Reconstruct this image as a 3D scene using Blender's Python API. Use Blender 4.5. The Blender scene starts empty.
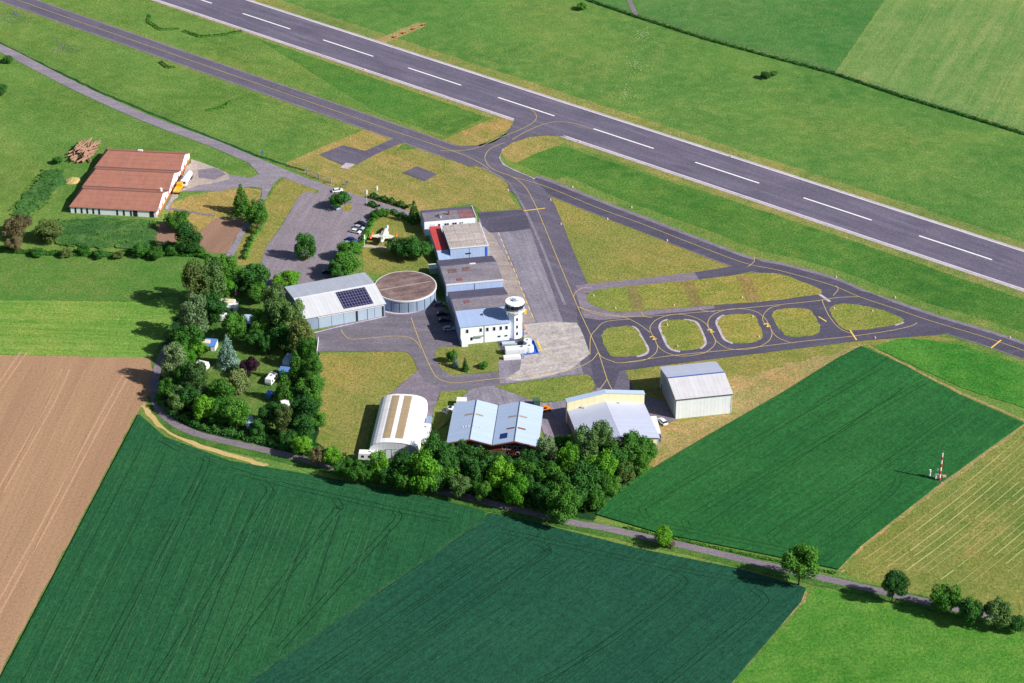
import bpy, bmesh, math, random
from mathutils import Vector, Matrix
random.seed(7)
PI = math.pi
sc = bpy.context.scene
COL = sc.collection
# ------------------------------------------------------------------ survey
CAM_H = 376.0
FPX = 2150.0
PITCH = math.atan(1264.5 / FPX)
_s, _c = math.sin(PITCH), math.cos(PITCH)

def at(px, py, z=0.0):
    """survey coordinate (metres) of a surveyed map point at height z"""
    u = px - 512.0; v = py - 341.5; d = FPX * _s + v * _c
    return Vector((u / d * (CAM_H - z), (FPX * _c - v * _s) / d * (CAM_H - z), z))

def sc_at(px, py):
    p = at(px, py); return FPX / math.sqrt(p.x ** 2 + p.y ** 2 + CAM_H ** 2)

def heading(a, b):
    d = at(*b) - at(*a); return math.atan2(d.y, d.x)

def smooth(pts, closed, n=6):
    P = [Vector(p) for p in pts]; N = len(P); out = []
    rng = range(N) if closed else range(N - 1)
    for i in rng:
        if closed: p0, p1, p2, p3 = P[(i - 1) % N], P[i], P[(i + 1) % N], P[(i + 2) % N]
        else: p0, p1, p2, p3 = P[max(i - 1, 0)], P[i], P[i + 1], P[min(i + 2, N - 1)]
        for k in range(n):
            t = k / n
            out.append(.5 * ((2 * p1) + (-p0 + p2) * t + (2 * p0 - 5 * p1 + 4 * p2 - p3) * t * t + (-p0 + 3 * p1 - 3 * p2 + p3) * t ** 3))
    if not closed: out.append(P[-1])
    return out

# ------------------------------------------------------------------ materials
def lin(c):
    c = c / 255.0
    return c / 12.92 if c <= .04045 else ((c + .055) / 1.055) ** 2.4
def rgb(r, g, b, k=1.0):
    return (lin(r) * k, lin(g) * k, lin(b) * k, 1)

def desat(c, k):
    y = .3 * c[0] + .6 * c[1] + .1 * c[2]
    return tuple(c[i] * (1 - k) + y * k for i in range(3)) + (1,)

class NT:
    def __init__(s, name):
        s.m = bpy.data.materials.new(name); s.m.use_nodes = True
        s.t = s.m.node_tree; s.n = s.t.nodes; s.l = s.t.links
        s.b = s.n['Principled BSDF']; s.out = s.n['Material Output']
        s.b.inputs['Specular IOR Level'].default_value = .25
    def node(s, ty, **kw):
        x = s.n.new(ty)
        for k, v in kw.items(): setattr(x, k, v)
        return x
    def link(s, a, b): s.l.new(a, b)
    def pos(s, obj=False):
        if obj: return s.node('ShaderNodeTexCoord').outputs['Object']
        return s.node('ShaderNodeNewGeometry').outputs['Position']
    def mapping(s, src, rot=0, scale=(1, 1, 1)):
        mp = s.node('ShaderNodeMapping'); mp.vector_type = 'POINT'
        mp.inputs['Rotation'].default_value = (0, 0, rot); mp.inputs['Scale'].default_value = scale
        s.link(src, mp.inputs['Vector']); return mp.outputs[0]
    def rotscale(s, src, ang, sx, sy):
        # x axis along direction ang, then scaled
        return s.mapping(s.mapping(src, rot=-ang), scale=(sx, sy, 1))
    def noise(s, src, scale, detail=3, rough=.6, dist=0):
        n = s.node('ShaderNodeTexNoise'); n.inputs['Scale'].default_value = scale
        n.inputs['Detail'].default_value = detail; n.inputs['Roughness'].default_value = rough
        n.inputs['Distortion'].default_value = dist
        s.link(src, n.inputs['Vector']); return n.outputs['Fac']
    def ramp(s, fac, stops):
        r = s.node('ShaderNodeValToRGB'); e = r.color_ramp.elements
        e[0].position = stops[0][0]; e[0].color = stops[0][1]
        e[1].position = stops[1][0]; e[1].color = stops[1][1]
        for p, c in stops[2:]:
            k = e.new(p); k.color = c
        s.link(fac, r.inputs[0]); return r.outputs[0]
    def step(s, fac, a, b):
        return s.ramp(fac, [(a, (0, 0, 0, 1)), (b, (1, 1, 1, 1))])
    def mix(s, fac, a, b, mode='MIX'):
        m = s.node('ShaderNodeMix'); m.data_type = 'RGBA'; m.blend_type = mode
        for i, v in ((0, fac), (6, a), (7, b)):
            if isinstance(v, (int, float, tuple)): m.inputs[i].default_value = v
            else: s.link(v, m.inputs[i])
        return m.outputs[2]
    def math(s, op, a, b=0.0):
        m = s.node('ShaderNodeMath'); m.operation = op
        for i, v in ((0, a), (1, b)):
            if isinstance(v, (int, float)): m.inputs[i].default_value = v
            else: s.link(v, m.inputs[i])
        return m.outputs[0]
    def bump(s, h, dist, strength=1.0):
        b = s.node('ShaderNodeBump'); b.inputs['Distance'].default_value = dist; b.inputs['Strength'].default_value = strength
        s.link(h, b.inputs['Height']); s.link(b.outputs[0], s.b.inputs['Normal'])
    def done(s, col, rough=.9):
        if isinstance(col, tuple): s.b.inputs['Base Color'].default_value = col
        else: s.link(col, s.b.inputs['Base Color'])
        if isinstance(rough, (int, float)): s.b.inputs['Roughness'].default_value = rough
        else: s.link(rough, s.b.inputs['Roughness'])
        return s.m

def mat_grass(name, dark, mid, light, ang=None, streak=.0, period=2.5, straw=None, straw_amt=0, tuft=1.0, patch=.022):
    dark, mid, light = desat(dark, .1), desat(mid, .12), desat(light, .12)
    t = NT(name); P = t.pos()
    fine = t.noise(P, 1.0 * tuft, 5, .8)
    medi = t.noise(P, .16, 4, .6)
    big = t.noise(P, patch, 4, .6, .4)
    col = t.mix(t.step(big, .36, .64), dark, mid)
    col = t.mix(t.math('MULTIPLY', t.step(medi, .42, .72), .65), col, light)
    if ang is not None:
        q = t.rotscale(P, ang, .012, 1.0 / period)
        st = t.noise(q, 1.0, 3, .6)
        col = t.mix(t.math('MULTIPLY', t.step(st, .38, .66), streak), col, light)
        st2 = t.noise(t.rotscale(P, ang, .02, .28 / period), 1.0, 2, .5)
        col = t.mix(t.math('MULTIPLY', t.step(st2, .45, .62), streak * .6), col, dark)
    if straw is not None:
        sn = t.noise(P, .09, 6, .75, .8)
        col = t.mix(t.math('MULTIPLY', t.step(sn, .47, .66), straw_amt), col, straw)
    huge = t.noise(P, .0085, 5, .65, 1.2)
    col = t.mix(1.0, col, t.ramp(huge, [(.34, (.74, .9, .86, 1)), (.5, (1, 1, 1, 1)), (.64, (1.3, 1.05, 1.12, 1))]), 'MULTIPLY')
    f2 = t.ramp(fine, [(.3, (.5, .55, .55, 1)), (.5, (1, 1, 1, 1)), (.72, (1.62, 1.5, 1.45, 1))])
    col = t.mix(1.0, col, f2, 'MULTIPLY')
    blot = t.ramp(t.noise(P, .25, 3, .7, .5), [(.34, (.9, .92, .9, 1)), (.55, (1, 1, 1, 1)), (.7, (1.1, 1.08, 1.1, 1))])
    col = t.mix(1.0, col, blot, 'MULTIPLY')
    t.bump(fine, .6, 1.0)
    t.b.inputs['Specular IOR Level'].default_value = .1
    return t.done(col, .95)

def mat_crop(name, dark, light, ang, row=1.5, straw=None):
    t = NT(name); P = t.pos()
    q = t.rotscale(P, ang, .03, 1.0 / row)
    rows = t.noise(q, 1.0, 4, .7)
    fine = t.noise(P, .7, 5, .85)
    big = t.noise(P, .02, 4, .6, .5)
    col = t.mix(t.step(big, .3, .7), dark, light)
    r = t.ramp(rows, [(.3, (.84, .86, .84, 1)), (.55, (1, 1, 1, 1)), (.75, (1.14, 1.1, 1.1, 1))])
    col = t.mix(1.0, col, r, 'MULTIPLY')
    f2 = t.ramp(fine, [(.33, (.62, .64, .65, 1)), (.5, (1, 1, 1, 1)), (.68, (1.45, 1.38, 1.38, 1))])
    col = t.mix(1.0, col, f2, 'MULTIPLY')
    h = t.math('ADD', t.math('MULTIPLY', rows, .8), fine)
    t.bump(h, .5, 1.0)
    t.b.inputs['Specular IOR Level'].default_value = .15
    return t.done(col, .9)

def mat_soil(name, c1, c2, ang, c3=None):
    t = NT(name); P = t.pos()
    rows = t.noise(t.rotscale(P, ang, .02, .9), 1.0, 4, .7)
    wide = t.noise(t.rotscale(P, ang, .008, .12), 1.0, 3, .6)
    fine = t.noise(P, 1.1, 4, .8)
    col = t.mix(t.step(wide, .35, .65), c1, c2)
    col = t.mix(t.math('MULTIPLY', t.step(rows, .4, .65), .5), col, c3 or c1)
    col = t.mix(1.0, col, t.ramp(fine, [(.25, (.62, .66, .6, 1)), (.5, (1, 1, 1, 1)), (.8, (1.25, 1.22, 1.2, 1))]), 'MULTIPLY')
    t.bump(fine, .2, .7)
    return t.done(col, .95)

def mat_asphalt(name, c1, c2, joints=None, ang=0, patch=.06, crack=True, rough=.85, smr=.42):
    t = NT(name); P = t.pos()
    big = t.noise(P, patch, 5, .65, .3)
    fine = t.noise(P, 1.1, 4, .85)
    col = t.mix(t.step(big, .3, .7), c1, c2)
    smear = t.noise(t.rotscale(P, ang, .03, .35), 1.0, 4, .7)
    col = t.mix(t.math('MULTIPLY', t.step(smear, .46, .72), smr), col, tuple(list(x * 1.55 for x in c2[:3]) + [1]))
    dk = t.noise(t.rotscale(P, ang, .012, .22), 1.0, 5, .75)
    col = t.mix(t.math('MULTIPLY', t.step(dk, .5, .7), .2), col, tuple(list(x * .62 for x in c1[:3]) + [1]))
    arcs = t.noise(P, .35, 6, .8, 2.5)
    col = t.mix(t.math('MULTIPLY', t.step(arcs, .56, .7), .14), col, tuple(list(x * 1.5 for x in c2[:3]) + [1]))
    if crack:
        v = t.node('ShaderNodeTexVoronoi'); v.feature = 'DISTANCE_TO_EDGE'; v.inputs['Scale'].default_value = .11
        t.link(P, v.inputs['Vector'])
        ck = t.math('LESS_THAN', v.outputs['Distance'], .009)
        col = t.mix(t.math('MULTIPLY', ck, .12), col, (.03, .03, .035, 1))
    if joints:
        br = t.node('ShaderNodeTexBrick'); br.offset = 0
        br.inputs['Scale'].default_value = 1.0; br.inputs['Mortar Size'].default_value = .09; br.inputs['Brick Width'].default_value = joints[0]; br.inputs['Row Height'].default_value = joints[1]
        br.inputs['Color1'].default_value = (1.06, 1.06, 1.06, 1); br.inputs['Color2'].default_value = (.9, .9, .92, 1); br.inputs['Mortar'].default_value = (.55, .55, .57, 1)
        t.link(t.mapping(P, rot=-ang), br.inputs['Vector'])
        col = t.mix(.8, col, br.outputs['Color'], 'MULTIPLY')
    col = t.mix(1.0, col, t.ramp(fine, [(.32, (.7, .7, .7, 1)), (.5, (1, 1, 1, 1)), (.7, (1.36, 1.36, 1.36, 1))]), 'MULTIPLY')
    return t.done(col, rough)

def mat_paint(name, c, rough=.6, dirt=.25, scale=.6, metal=0, dc=(.12, .1, .08, 1)):
    t = NT(name); P = t.pos(True)
    n = t.noise(P, scale, 5, .7)
    col = t.mix(t.math('MULTIPLY', t.step(n, .45, .8), dirt), c, dc)
    t.b.inputs['Metallic'].default_value = metal
    return t.done(col, rough)

def mat_sheet(name, c, axis=0, pitch=.9, rough=.5, dirt=.25, dc=(.2, .18, .16, 1), depth=.06, lap=None, spec=.3):
    """profiled sheet metal / tiles: ribs repeat along local axis"""
    t = NT(name); P = t.pos(True)
    sep = t.node('ShaderNodeSeparateXYZ'); t.link(P, sep.inputs[0])
    a = sep.outputs[axis]
    fr = t.math('FRACT', t.math('DIVIDE', a, pitch))
    tri = t.math('ABSOLUTE', t.math('SUBTRACT', fr, .5))
    rib = t.step(tri, .36, .46)
    sheets = t.node('ShaderNodeTexWhiteNoise'); sheets.noise_dimensions = '1D'
    t.link(t.math('FLOOR', t.math('DIVIDE', a, pitch * 1.0)), sheets.inputs['W'])
    n = t.noise(P, .35, 5, .7)
    stretched = t.mapping(P, scale=(1.6, .12, .3) if axis == 0 else (.12, 1.6, .3))
    n2 = t.noise(stretched, 1.0, 4, .7)
    col = t.mix(t.math('MULTIPLY', t.step(n, .42, .75), dirt), c, dc)
    col = t.mix(t.math('MULTIPLY', t.step(n2, .5, .8), dirt * .8), col, dc)
    col = t.mix(t.math('MULTIPLY', sheets.outputs['Value'], .06), col, (0.02, .02, .02, 1))
    if lap:
        b = sep.outputs[1 - axis]
        f2 = t.math('FRACT', t.math('DIVIDE', b, lap))
        col = t.mix(t.math('MULTIPLY', t.math('LESS_THAN', f2, .07), .3), col, (0.03, .03, .03, 1))
    col = t.mix(t.math('MULTIPLY', rib, .08), col, (.04, .04, .05, 1))
    t.bump(rib, depth * .5, .4)
    t.b.inputs['Specular IOR Level'].default_value = spec
    return t.done(col, rough)

def mat_leaf(name, dark, light, trans=.22):
    t = NT(name); P = t.pos()
    oi = t.node('ShaderNodeObjectInfo').outputs['Random']
    n = t.noise(P, .55, 3, .7)
    n2 = t.noise(P, 3.5, 2, .8)
    f = t.math('ADD', t.math('MULTIPLY', oi, .45), t.math('ADD', t.math('MULTIPLY', n, .5), t.math('MULTIPLY', n2, .3)))
    col = t.mix(t.step(f, .35, .95), dark, light)
    t.b.inputs['Specular IOR Level'].default_value = .15
    t.done(col, .75)
    tr = t.node('ShaderNodeBsdfTranslucent'); t.link(col, tr.inputs[0])
    ms = t.node('ShaderNodeMixShader'); ms.inputs[0].default_value = trans
    t.link(t.b.outputs[0], ms.inputs[1]); t.link(tr.outputs[0], ms.inputs[2]); t.link(ms.outputs[0], t.out.inputs[0])
    return t.m

def mat_plain(name, c, rough=.5, metal=0, spec=.4):
    t = NT(name); t.b.inputs['Metallic'].default_value = metal; t.b.inputs['Specular IOR Level'].default_value = spec
    n = t.noise(t.pos(True), 2.0, 3, .6)
    col = t.mix(t.math('MULTIPLY', n, .12), c, (.02, .02, .02, 1))
    return t.done(col, rough)

# ------------------------------------------------------------------ mesh helpers
class MB:
    def __init__(s): s.v = []; s.f = []
    def poly(s, pts):
        i = len(s.v); s.v += [tuple(p) for p in pts]; s.f.append(tuple(range(i, i + len(pts)))); return s
    def box(s, x0, x1, y0, y1, z0, z1, rot=0, c=(0, 0)):
        P = [(x0, y0, z0), (x1, y0, z0), (x1, y1, z0), (x0, y1, z0), (x0, y0, z1), (x1, y0, z1), (x1, y1, z1), (x0, y1, z1)]
        if rot:
            cr, sr = math.cos(rot), math.sin(rot)
            P = [(c[0] + (x - c[0]) * cr - (y - c[1]) * sr, c[1] + (x - c[0]) * sr + (y - c[1]) * cr, z) for x, y, z in P]
        i = len(s.v); s.v += P
        s.f += [tuple(i + k for k in q) for q in ((3, 2, 1, 0), (4, 5, 6, 7), (0, 1, 5, 4), (1, 2, 6, 5), (2, 3, 7, 6), (3, 0, 4, 7))]
        return s
    def prism(s, prof, a0, a1, axis='x'):
        """prof: list of (b,z) counter-clockwise; extruded from a0 to a1"""
        n = len(prof); i = len(s.v)
        for a in (a0, a1):
            for b, z in prof: s.v.append((a, b, z) if axis == 'x' else (b, a, z))
        s.f.append(tuple(i + k for k in range(n))[::-1]); s.f.append(tuple(i + n + k for k in range(n)))
        for k in range(n):
            j = (k + 1) % n; s.f.append((i + k, i + j, i + n + j, i + n + k))
        return s
    def cyl(s, x, y, z0, z1, r, r1=None, n=12, cap=True, a0=0):
        r1 = r if r1 is None else r1; i = len(s.v)
        for z, q in ((z0, r), (z1, r1)):
            for k in range(n):
                a = a0 + 2 * PI * k / n; s.v.append((x + q * math.cos(a), y + q * math.sin(a), z))
        for k in range(n):
            j = (k + 1) % n; s.f.append((i + k, i + j, i + n + j, i + n + k))
        if cap:
            s.f.append(tuple(i + k for k in range(n))[::-1]); s.f.append(tuple(i + n + k for k in range(n)))
        return s
    def tube(s, pts, rads, n=8):
        P = [Vector(p) for p in pts]; i0 = len(s.v)
        for k, p in enumerate(P):
            d = (P[min(k + 1, len(P) - 1)] - P[max(k - 1, 0)]).normalized()
            a = d.cross(Vector((0, 0, 1)));
            if a.length < .05: a = d.cross(Vector((1, 0, 0)))
            a.normalize(); b = d.cross(a)
            for q in range(n):
                t = 2 * PI * q / n; s.v.append(tuple(p + (a * math.cos(t) + b * math.sin(t)) * rads[k]))
        for k in range(len(P) - 1):
            for q in range(n):
                j = (q + 1) % n
                s.f.append((i0 + k * n + q, i0 + k * n + j, i0 + (k + 1) * n + j, i0 + (k + 1) * n + q))
        s.f.append(tuple(i0 + q for q in range(n))[::-1]); s.f.append(tuple(i0 + (len(P) - 1) * n + q for q in range(n)))
        return s
    def mesh(s, name, mat=None):
        me = bpy.data.meshes.new(name); me.from_pydata(s.v, [], s.f); me.validate(); 
        bm = bmesh.new(); bm.from_mesh(me); bmesh.ops.recalc_face_normals(bm, faces=bm.faces); bm.to_mesh(me); bm.free()
        if mat: me.materials.append(mat)
        return me
    def build(s, name, mat, parent=None, label=None, smooth=False, bevel=0):
        me = s.mesh(name, mat)
        if bevel:
            bm = bmesh.new(); bm.from_mesh(me)
            bmesh.ops.bevel(bm, geom=[e for e in bm.edges], offset=bevel, segments=2, affect='EDGES', clamp_overlap=True)
            bm.to_mesh(me); bm.free()
        if smooth:
            for p in me.polygons: p.use_smooth = True
        o = bpy.data.objects.new(name, me); COL.objects.link(o)
        if parent: o.parent = parent
        if label: o['label'] = label
        return o

def tag(o, label, cat, group=None, kind=None):
    if label: o['label'] = label
    if cat: o['category'] = cat
    if group: o['group'] = group
    if kind: o['kind'] = kind
    return o
def thing(name, label, cat, loc=(0, 0, 0), rz=0, group=None):
    o = bpy.data.objects.new(name, None); COL.objects.link(o)
    o.empty_display_size = 1; o.location = loc; o.rotation_euler = (0, 0, rz)
    return tag(o, label, cat, group)
def copy_thing(src, loc, rz, label, group=None, scale=None, mats=None):
    def rec(o, par):
        c = o.copy(); COL.objects.link(c)
        if par: c.parent = par
        base = o.name.split('.')[0]
        if mats and base in mats and o.type == 'MESH':
            c.material_slots[0].link = 'OBJECT'; c.material_slots[0].material = mats[base]
        for ch in list(o.children): rec(ch, c)
        return c
    r = rec(src, None); r.location = loc; r.rotation_euler = (0, 0, rz); r['label'] = label
    if group: r['group'] = group
    if scale: r.scale = scale
    return r

LAYER = [0]
# ground sheets -------------------------------------------------------------
def sheet(name, pts, z, mat, cat_kind='structure', world=False, thick=0, smooth_n=0, label=None):
    P = [(Vector(p) if world else at(*p)) for p in pts]
    P = [Vector((p.x, p.y)) for p in P]
    if smooth_n: P = smooth(P, True, smooth_n)
    if not world and name not in ('heli_pad', 'pad_edge', 'apron_patch', 'concrete_apron_edge', 'wheat_field'):
        jr = {'tall_grass': 1.6, 'undergrowth': 1.2, 'mown_slope': .8, 'dry_grass': 1.2, 'left_pasture': .8, 'camp_lawn': .8, 'taxiway': .1, 'apron': .12, 'car_park': .3, 'worn_turf': .5, 'barn_yard': .7, 'garden_plot': .4, 'concrete_pad': .25}.get(name, .3)
        rj = random.Random(len(P) * 7 + int(P[0].x)); Q = []
        for i in range(len(P)):
            a, b = P[i], P[(i + 1) % len(P)]; n = max(1, min(60, int((b - a).length / 3)))
            for k in range(n): Q.append(a.lerp(b, k / n) + Vector((rj.uniform(-jr, jr), rj.uniform(-jr, jr))))
        P = Q
    if sum(P[i].x * P[(i + 1) % len(P)].y - P[(i + 1) % len(P)].x * P[i].y for i in range(len(P))) < 0: P.reverse()
    LAYER[0] += 1; z += LAYER[0] * .00008
    bm = bmesh.new()
    vs = [bm.verts.new((p.x, p.y, z + thick)) for p in P]
    f = bm.faces.new(vs)
    if thick:
        vb = [bm.verts.new((p.x, p.y, z - .02)) for p in P]
        n = len(P)
        for i in range(n):
            j = (i + 1) % n; bm.faces.new((vs[i], vs[j], vb[j], vb[i]))
        bmesh.ops.recalc_face_normals(bm, faces=bm.faces)
    bm.normal_update()
    bmesh.ops.triangulate(bm, ngon_method='EAR_CLIP', faces=[x for x in bm.faces if len(x.verts) > 4])
    me = bpy.data.meshes.new(name); bm.to_mesh(me); bm.free(); me.materials.append(mat)
    o = bpy.data.objects.new(name, me); COL.objects.link(o)
    if cat_kind: o['kind'] = cat_kind
    if label: o['label'] = label
    return o

def strip_pts(mb, P, w, z, dash=None, closed=False):
    P = [Vector((p[0], p[1])) for p in P]
    n = len(P)
    L = []; R = []
    LAYER[0] += 1; z += LAYER[0] * .00004
    for i in range(n):
        a = P[(i - 1) % n] if (closed or i > 0) else P[i]; b = P[(i + 1) % n] if (closed or i < n - 1) else P[i]
        d = (b - a).normalized(); nn = Vector((-d.y, d.x)); ww = w(i / (n - 1)) if callable(w) else w
        L.append(P[i] + nn * ww / 2); R.append(P[i] - nn * ww / 2)
    m = n if closed else n - 1
    if dash:
        on, off = dash; acc = 0; 
        for i in range(m):
            a, b = P[i], P[(i + 1) % n]; ln = (b - a).length; d = (b - a) / max(ln, 1e-6); t = 0
            nn = Vector((-d.y, d.x)) * w / 2
            while t < ln:
                ph = acc % (on + off)
                stepl = (on - ph) if ph < on else (on + off - ph)
                stepl = min(max(stepl, 1e-3), ln - t + 1e-4)
                if ph < on:
                    p, q = a + d * t, a + d * min(t + stepl, ln)
                    mb.poly([(*(p + nn), z), (*(p - nn), z), (*(q - nn), z), (*(q + nn), z)])
                t += stepl; acc += stepl
        return
    for i in range(m):
        j = (i + 1) % n
        mb.poly([(*L[i], z), (*R[i], z), (*R[j], z), (*L[j], z)])

def line(name, lines, w, z, mat, sm=6, dash=None, closed=False, kind='structure', pxs=True):
    mb = MB()
    for pts in lines:
        P = [at(*p) for p in pts] if pxs else [Vector(p) for p in pts]
        P = [Vector((p.x, p.y)) for p in P]
        if sm: P = smooth(P, closed, sm)
        if name in ('tan_verge', 'dry_verge', 'field_margin', 'mown_verge', 'lane_verge', 'field_boundary', 'ditch'):
            rj = random.Random(len(P)); Q = []
            amp = .12 if name == 'field_boundary' else .4
            for i in range(len(P) - 1):
                a, b = P[i], P[i + 1]; n = max(1, int((b - a).length / 3.5))
                nv = Vector((-(b - a).y, (b - a).x)).normalized()
                for k in range(n): Q.append(a.lerp(b, k / n) + nv * rj.uniform(-amp, amp))
            Q.append(P[-1]); P = Q
        strip_pts(mb, P, w, z, dash, closed)
    o = mb.build(name, mat); o['kind'] = kind
    return o

# ------------------------------------------------------------------ palette
G_MEADOW = mat_grass('meadow_grass', rgb(80, 121, 38), rgb(102, 141, 50), rgb(126, 151, 64), heading((512, 100), (700, 163)), .25, 3)
G_NORTH = mat_grass('north_meadow_grass', rgb(71, 123, 46), rgb(91, 137, 50), rgb(121, 151, 64), heading((400, 60), (590, 125)), .15, 4)
G_LUSH = mat_grass('lush_grass', rgb(54, 112, 34), rgb(72, 128, 38), rgb(106, 142, 48), heading((540, 160), (1000, 330)), .25, 4)
G_MOWN = mat_grass('mown_airfield_grass', rgb(115, 128, 46), rgb(143, 140, 58), rgb(173, 152, 84), heading((380, 160), (520, 215)), .6, 2.2, rgb(180, 148, 102), .42)
G_MOWN2 = mat_grass('mown_triangle_grass', rgb(113, 130, 44), rgb(133, 138, 52), rgb(159, 146, 72), heading((560, 215), (700, 262)), .5, 2.4, rgb(172, 142, 98), .25)
G_ISLE = mat_grass('taxiway_island_grass', rgb(111, 134, 40), rgb(133, 144, 48), rgb(159, 152, 68), heading((600, 295), (800, 280)), .4, 2.2, rgb(175, 141, 92), .28)
G_VERGE = mat_grass('verge_grass', rgb(86, 128, 44), rgb(104, 138, 52), rgb(136, 148, 70), None, 0, 2, rgb(156, 138, 84), .22)
G_RVERGE = mat_grass('runway_verge_grass', rgb(108, 132, 52), rgb(126, 140, 60), rgb(152, 152, 82), None, 0, 2, rgb(170, 142, 92), .4)
G_LANEV = mat_grass('lane_verge_grass', rgb(50, 104, 34), rgb(68, 118, 38), rgb(104, 136, 52), None)
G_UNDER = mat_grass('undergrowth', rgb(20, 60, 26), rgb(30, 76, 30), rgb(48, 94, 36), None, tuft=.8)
G_DRY = mat_grass('dry_grass', rgb(132, 138, 62), rgb(156, 142, 84), rgb(184, 152, 104), heading((640, 440), (840, 350)), .5, 3, rgb(190, 150, 106), .6)
G_BRIGHT = mat_grass('bright_pasture', rgb(62, 128, 26), rgb(82, 146, 34), rgb(112, 156, 50), heading((760, 683), (1024, 640)), .2, 3)
G_LEFT = mat_grass('mown_left_field', rgb(84, 142, 34), rgb(104, 154, 44), rgb(140, 164, 66), heading((0, 320), (150, 325)), .7, 1.6)
G_LEFT2 = mat_grass('left_pasture', rgb(66, 124, 32), rgb(80, 132, 42), rgb(108, 136, 60), heading((0, 270), (150, 272)), .3, 3)
G_CAMP = mat_grass('camp_lawn', rgb(64, 110, 34), rgb(86, 128, 42), rgb(118, 142, 62), None)
G_TALL = mat_grass('tall_dark_grass', rgb(52, 96, 44), rgb(64, 116, 48), rgb(90, 136, 58), None, tuft=.7)
G_HAY = mat_grass('hay_meadow', rgb(102, 124, 42), rgb(124, 138, 52), rgb(152, 144, 70), heading((853, 560), (1024, 437)), .5, 3)
G_PAST = mat_grass('mown_top_field', rgb(100, 141, 62), rgb(116, 149, 68), rgb(146, 159, 86), heading((893, 72), (943, 0)), .75, 3.2)
G_TOP = mat_grass('top_pasture', rgb(60, 120, 48), rgb(80, 130, 56), rgb(102, 140, 68), None, patch=.02)
C_WHEAT1 = mat_crop('wheat_west', rgb(28, 84, 52), rgb(40, 95, 56), heading((146, 470), (40, 683)), 1.8)
C_WHEAT2 = mat_crop('wheat_south', rgb(24, 76, 58), rgb(34, 85, 62), heading((487, 517), (245, 683)), 1.3)
C_WHEAT3 = mat_crop('wheat_east', rgb(30, 92, 46), rgb(46, 107, 52), heading((843, 567), (1024, 430)), 2.2)
C_YOUNG = mat_grass('young_crop', rgb(46, 122, 28), rgb(66, 138, 34), rgb(92, 148, 44), heading((880, 350), (1024, 420)), .4, 2.5)
S_BROWN = mat_soil('seedbed_soil', rgb(158, 122, 98), rgb(168, 134, 106), heading((120, 380), (20, 600)), rgb(146, 122, 90))
S_PLOT = mat_soil('garden_soil', rgb(138, 108, 92), rgb(152, 120, 102), heading((200, 250), (230, 220)))
S_TAN = mat_soil('tan_verge_soil', rgb(196, 168, 118), rgb(168, 156, 92), heading((160, 420), (290, 465)))
A_RUN = mat_asphalt('runway_asphalt', rgb(88, 84, 102), rgb(104, 98, 116), ang=heading((408, 68), (919, 236)), crack=False, smr=.6)
A_TAXI = mat_asphalt('taxiway_asphalt', rgb(86, 82, 98), rgb(100, 95, 110), ang=heading((100, 30), (256, 84)), crack=False)
A_DARK = mat_asphalt('fresh_asphalt', rgb(72, 69, 86), rgb(84, 80, 98), ang=heading((700, 308), (840, 292)), crack=True)
A_OLD = mat_asphalt('old_apron_asphalt', rgb(116, 112, 124), rgb(138, 132, 144), ang=heading((530, 250), (560, 320)), joints=(24, 7), patch=.12)
A_LOT = mat_asphalt('car_park_asphalt', rgb(122, 114, 124), rgb(136, 126, 134), ang=heading((300, 194), (266, 248)), patch=.08, crack=False)
A_ROAD = mat_asphalt('road_asphalt', rgb(122, 116, 128), rgb(136, 128, 138), crack=False)
A_LANE = mat_asphalt('lane_asphalt', rgb(110, 102, 112), rgb(126, 116, 124), crack=False)
A_YARD = mat_asphalt('yard_gravel', rgb(150, 140, 138), rgb(176, 160, 150), patch=.2)
A_CONC = mat_asphalt('old_concrete', rgb(140, 134, 136), rgb(186, 178, 174), ang=.3, patch=.3)
A_EDGE = mat_asphalt('pale_concrete_edge', rgb(164, 152, 164), rgb(182, 170, 178), crack=False)
A_PATCH = mat_asphalt('patched_asphalt', rgb(112, 104, 118), rgb(128, 118, 130), crack=False, patch=.3)
Y_LINE = mat_paint('yellow_marking', rgb(196, 172, 110), .7, .45, .3, dc=rgb(120, 108, 100))
Y_LINE2 = mat_paint('strong_yellow_marking', rgb(238, 200, 90), .7, .3, .3, dc=rgb(120, 108, 100))
W_LINE = mat_paint('white_marking', rgb(236, 234, 238), .6, .1)
W_SIDE = mat_paint('worn_white_marking', rgb(206, 202, 212), .6, .35, .2, dc=rgb(120, 110, 120))
L_TRAM = mat_grass('tramline_dark', rgb(14, 58, 36), rgb(18, 66, 40), rgb(30, 82, 46))
L_TRAM3 = mat_grass('tramline_green', rgb(22, 74, 34), rgb(26, 82, 38), rgb(40, 94, 44))
L_LIGHT = mat_grass('field_boundary_grass', rgb(32, 88, 54), rgb(38, 94, 56), rgb(48, 102, 58))

# ------------------------------------------------------------------ ground
def zl(k): return .02 * k
sheet('ground', [(-3980, -2980), (3980, -2980), (3980, 5980), (-3980, 5980)], 0, G_MEADOW, world=True)
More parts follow.
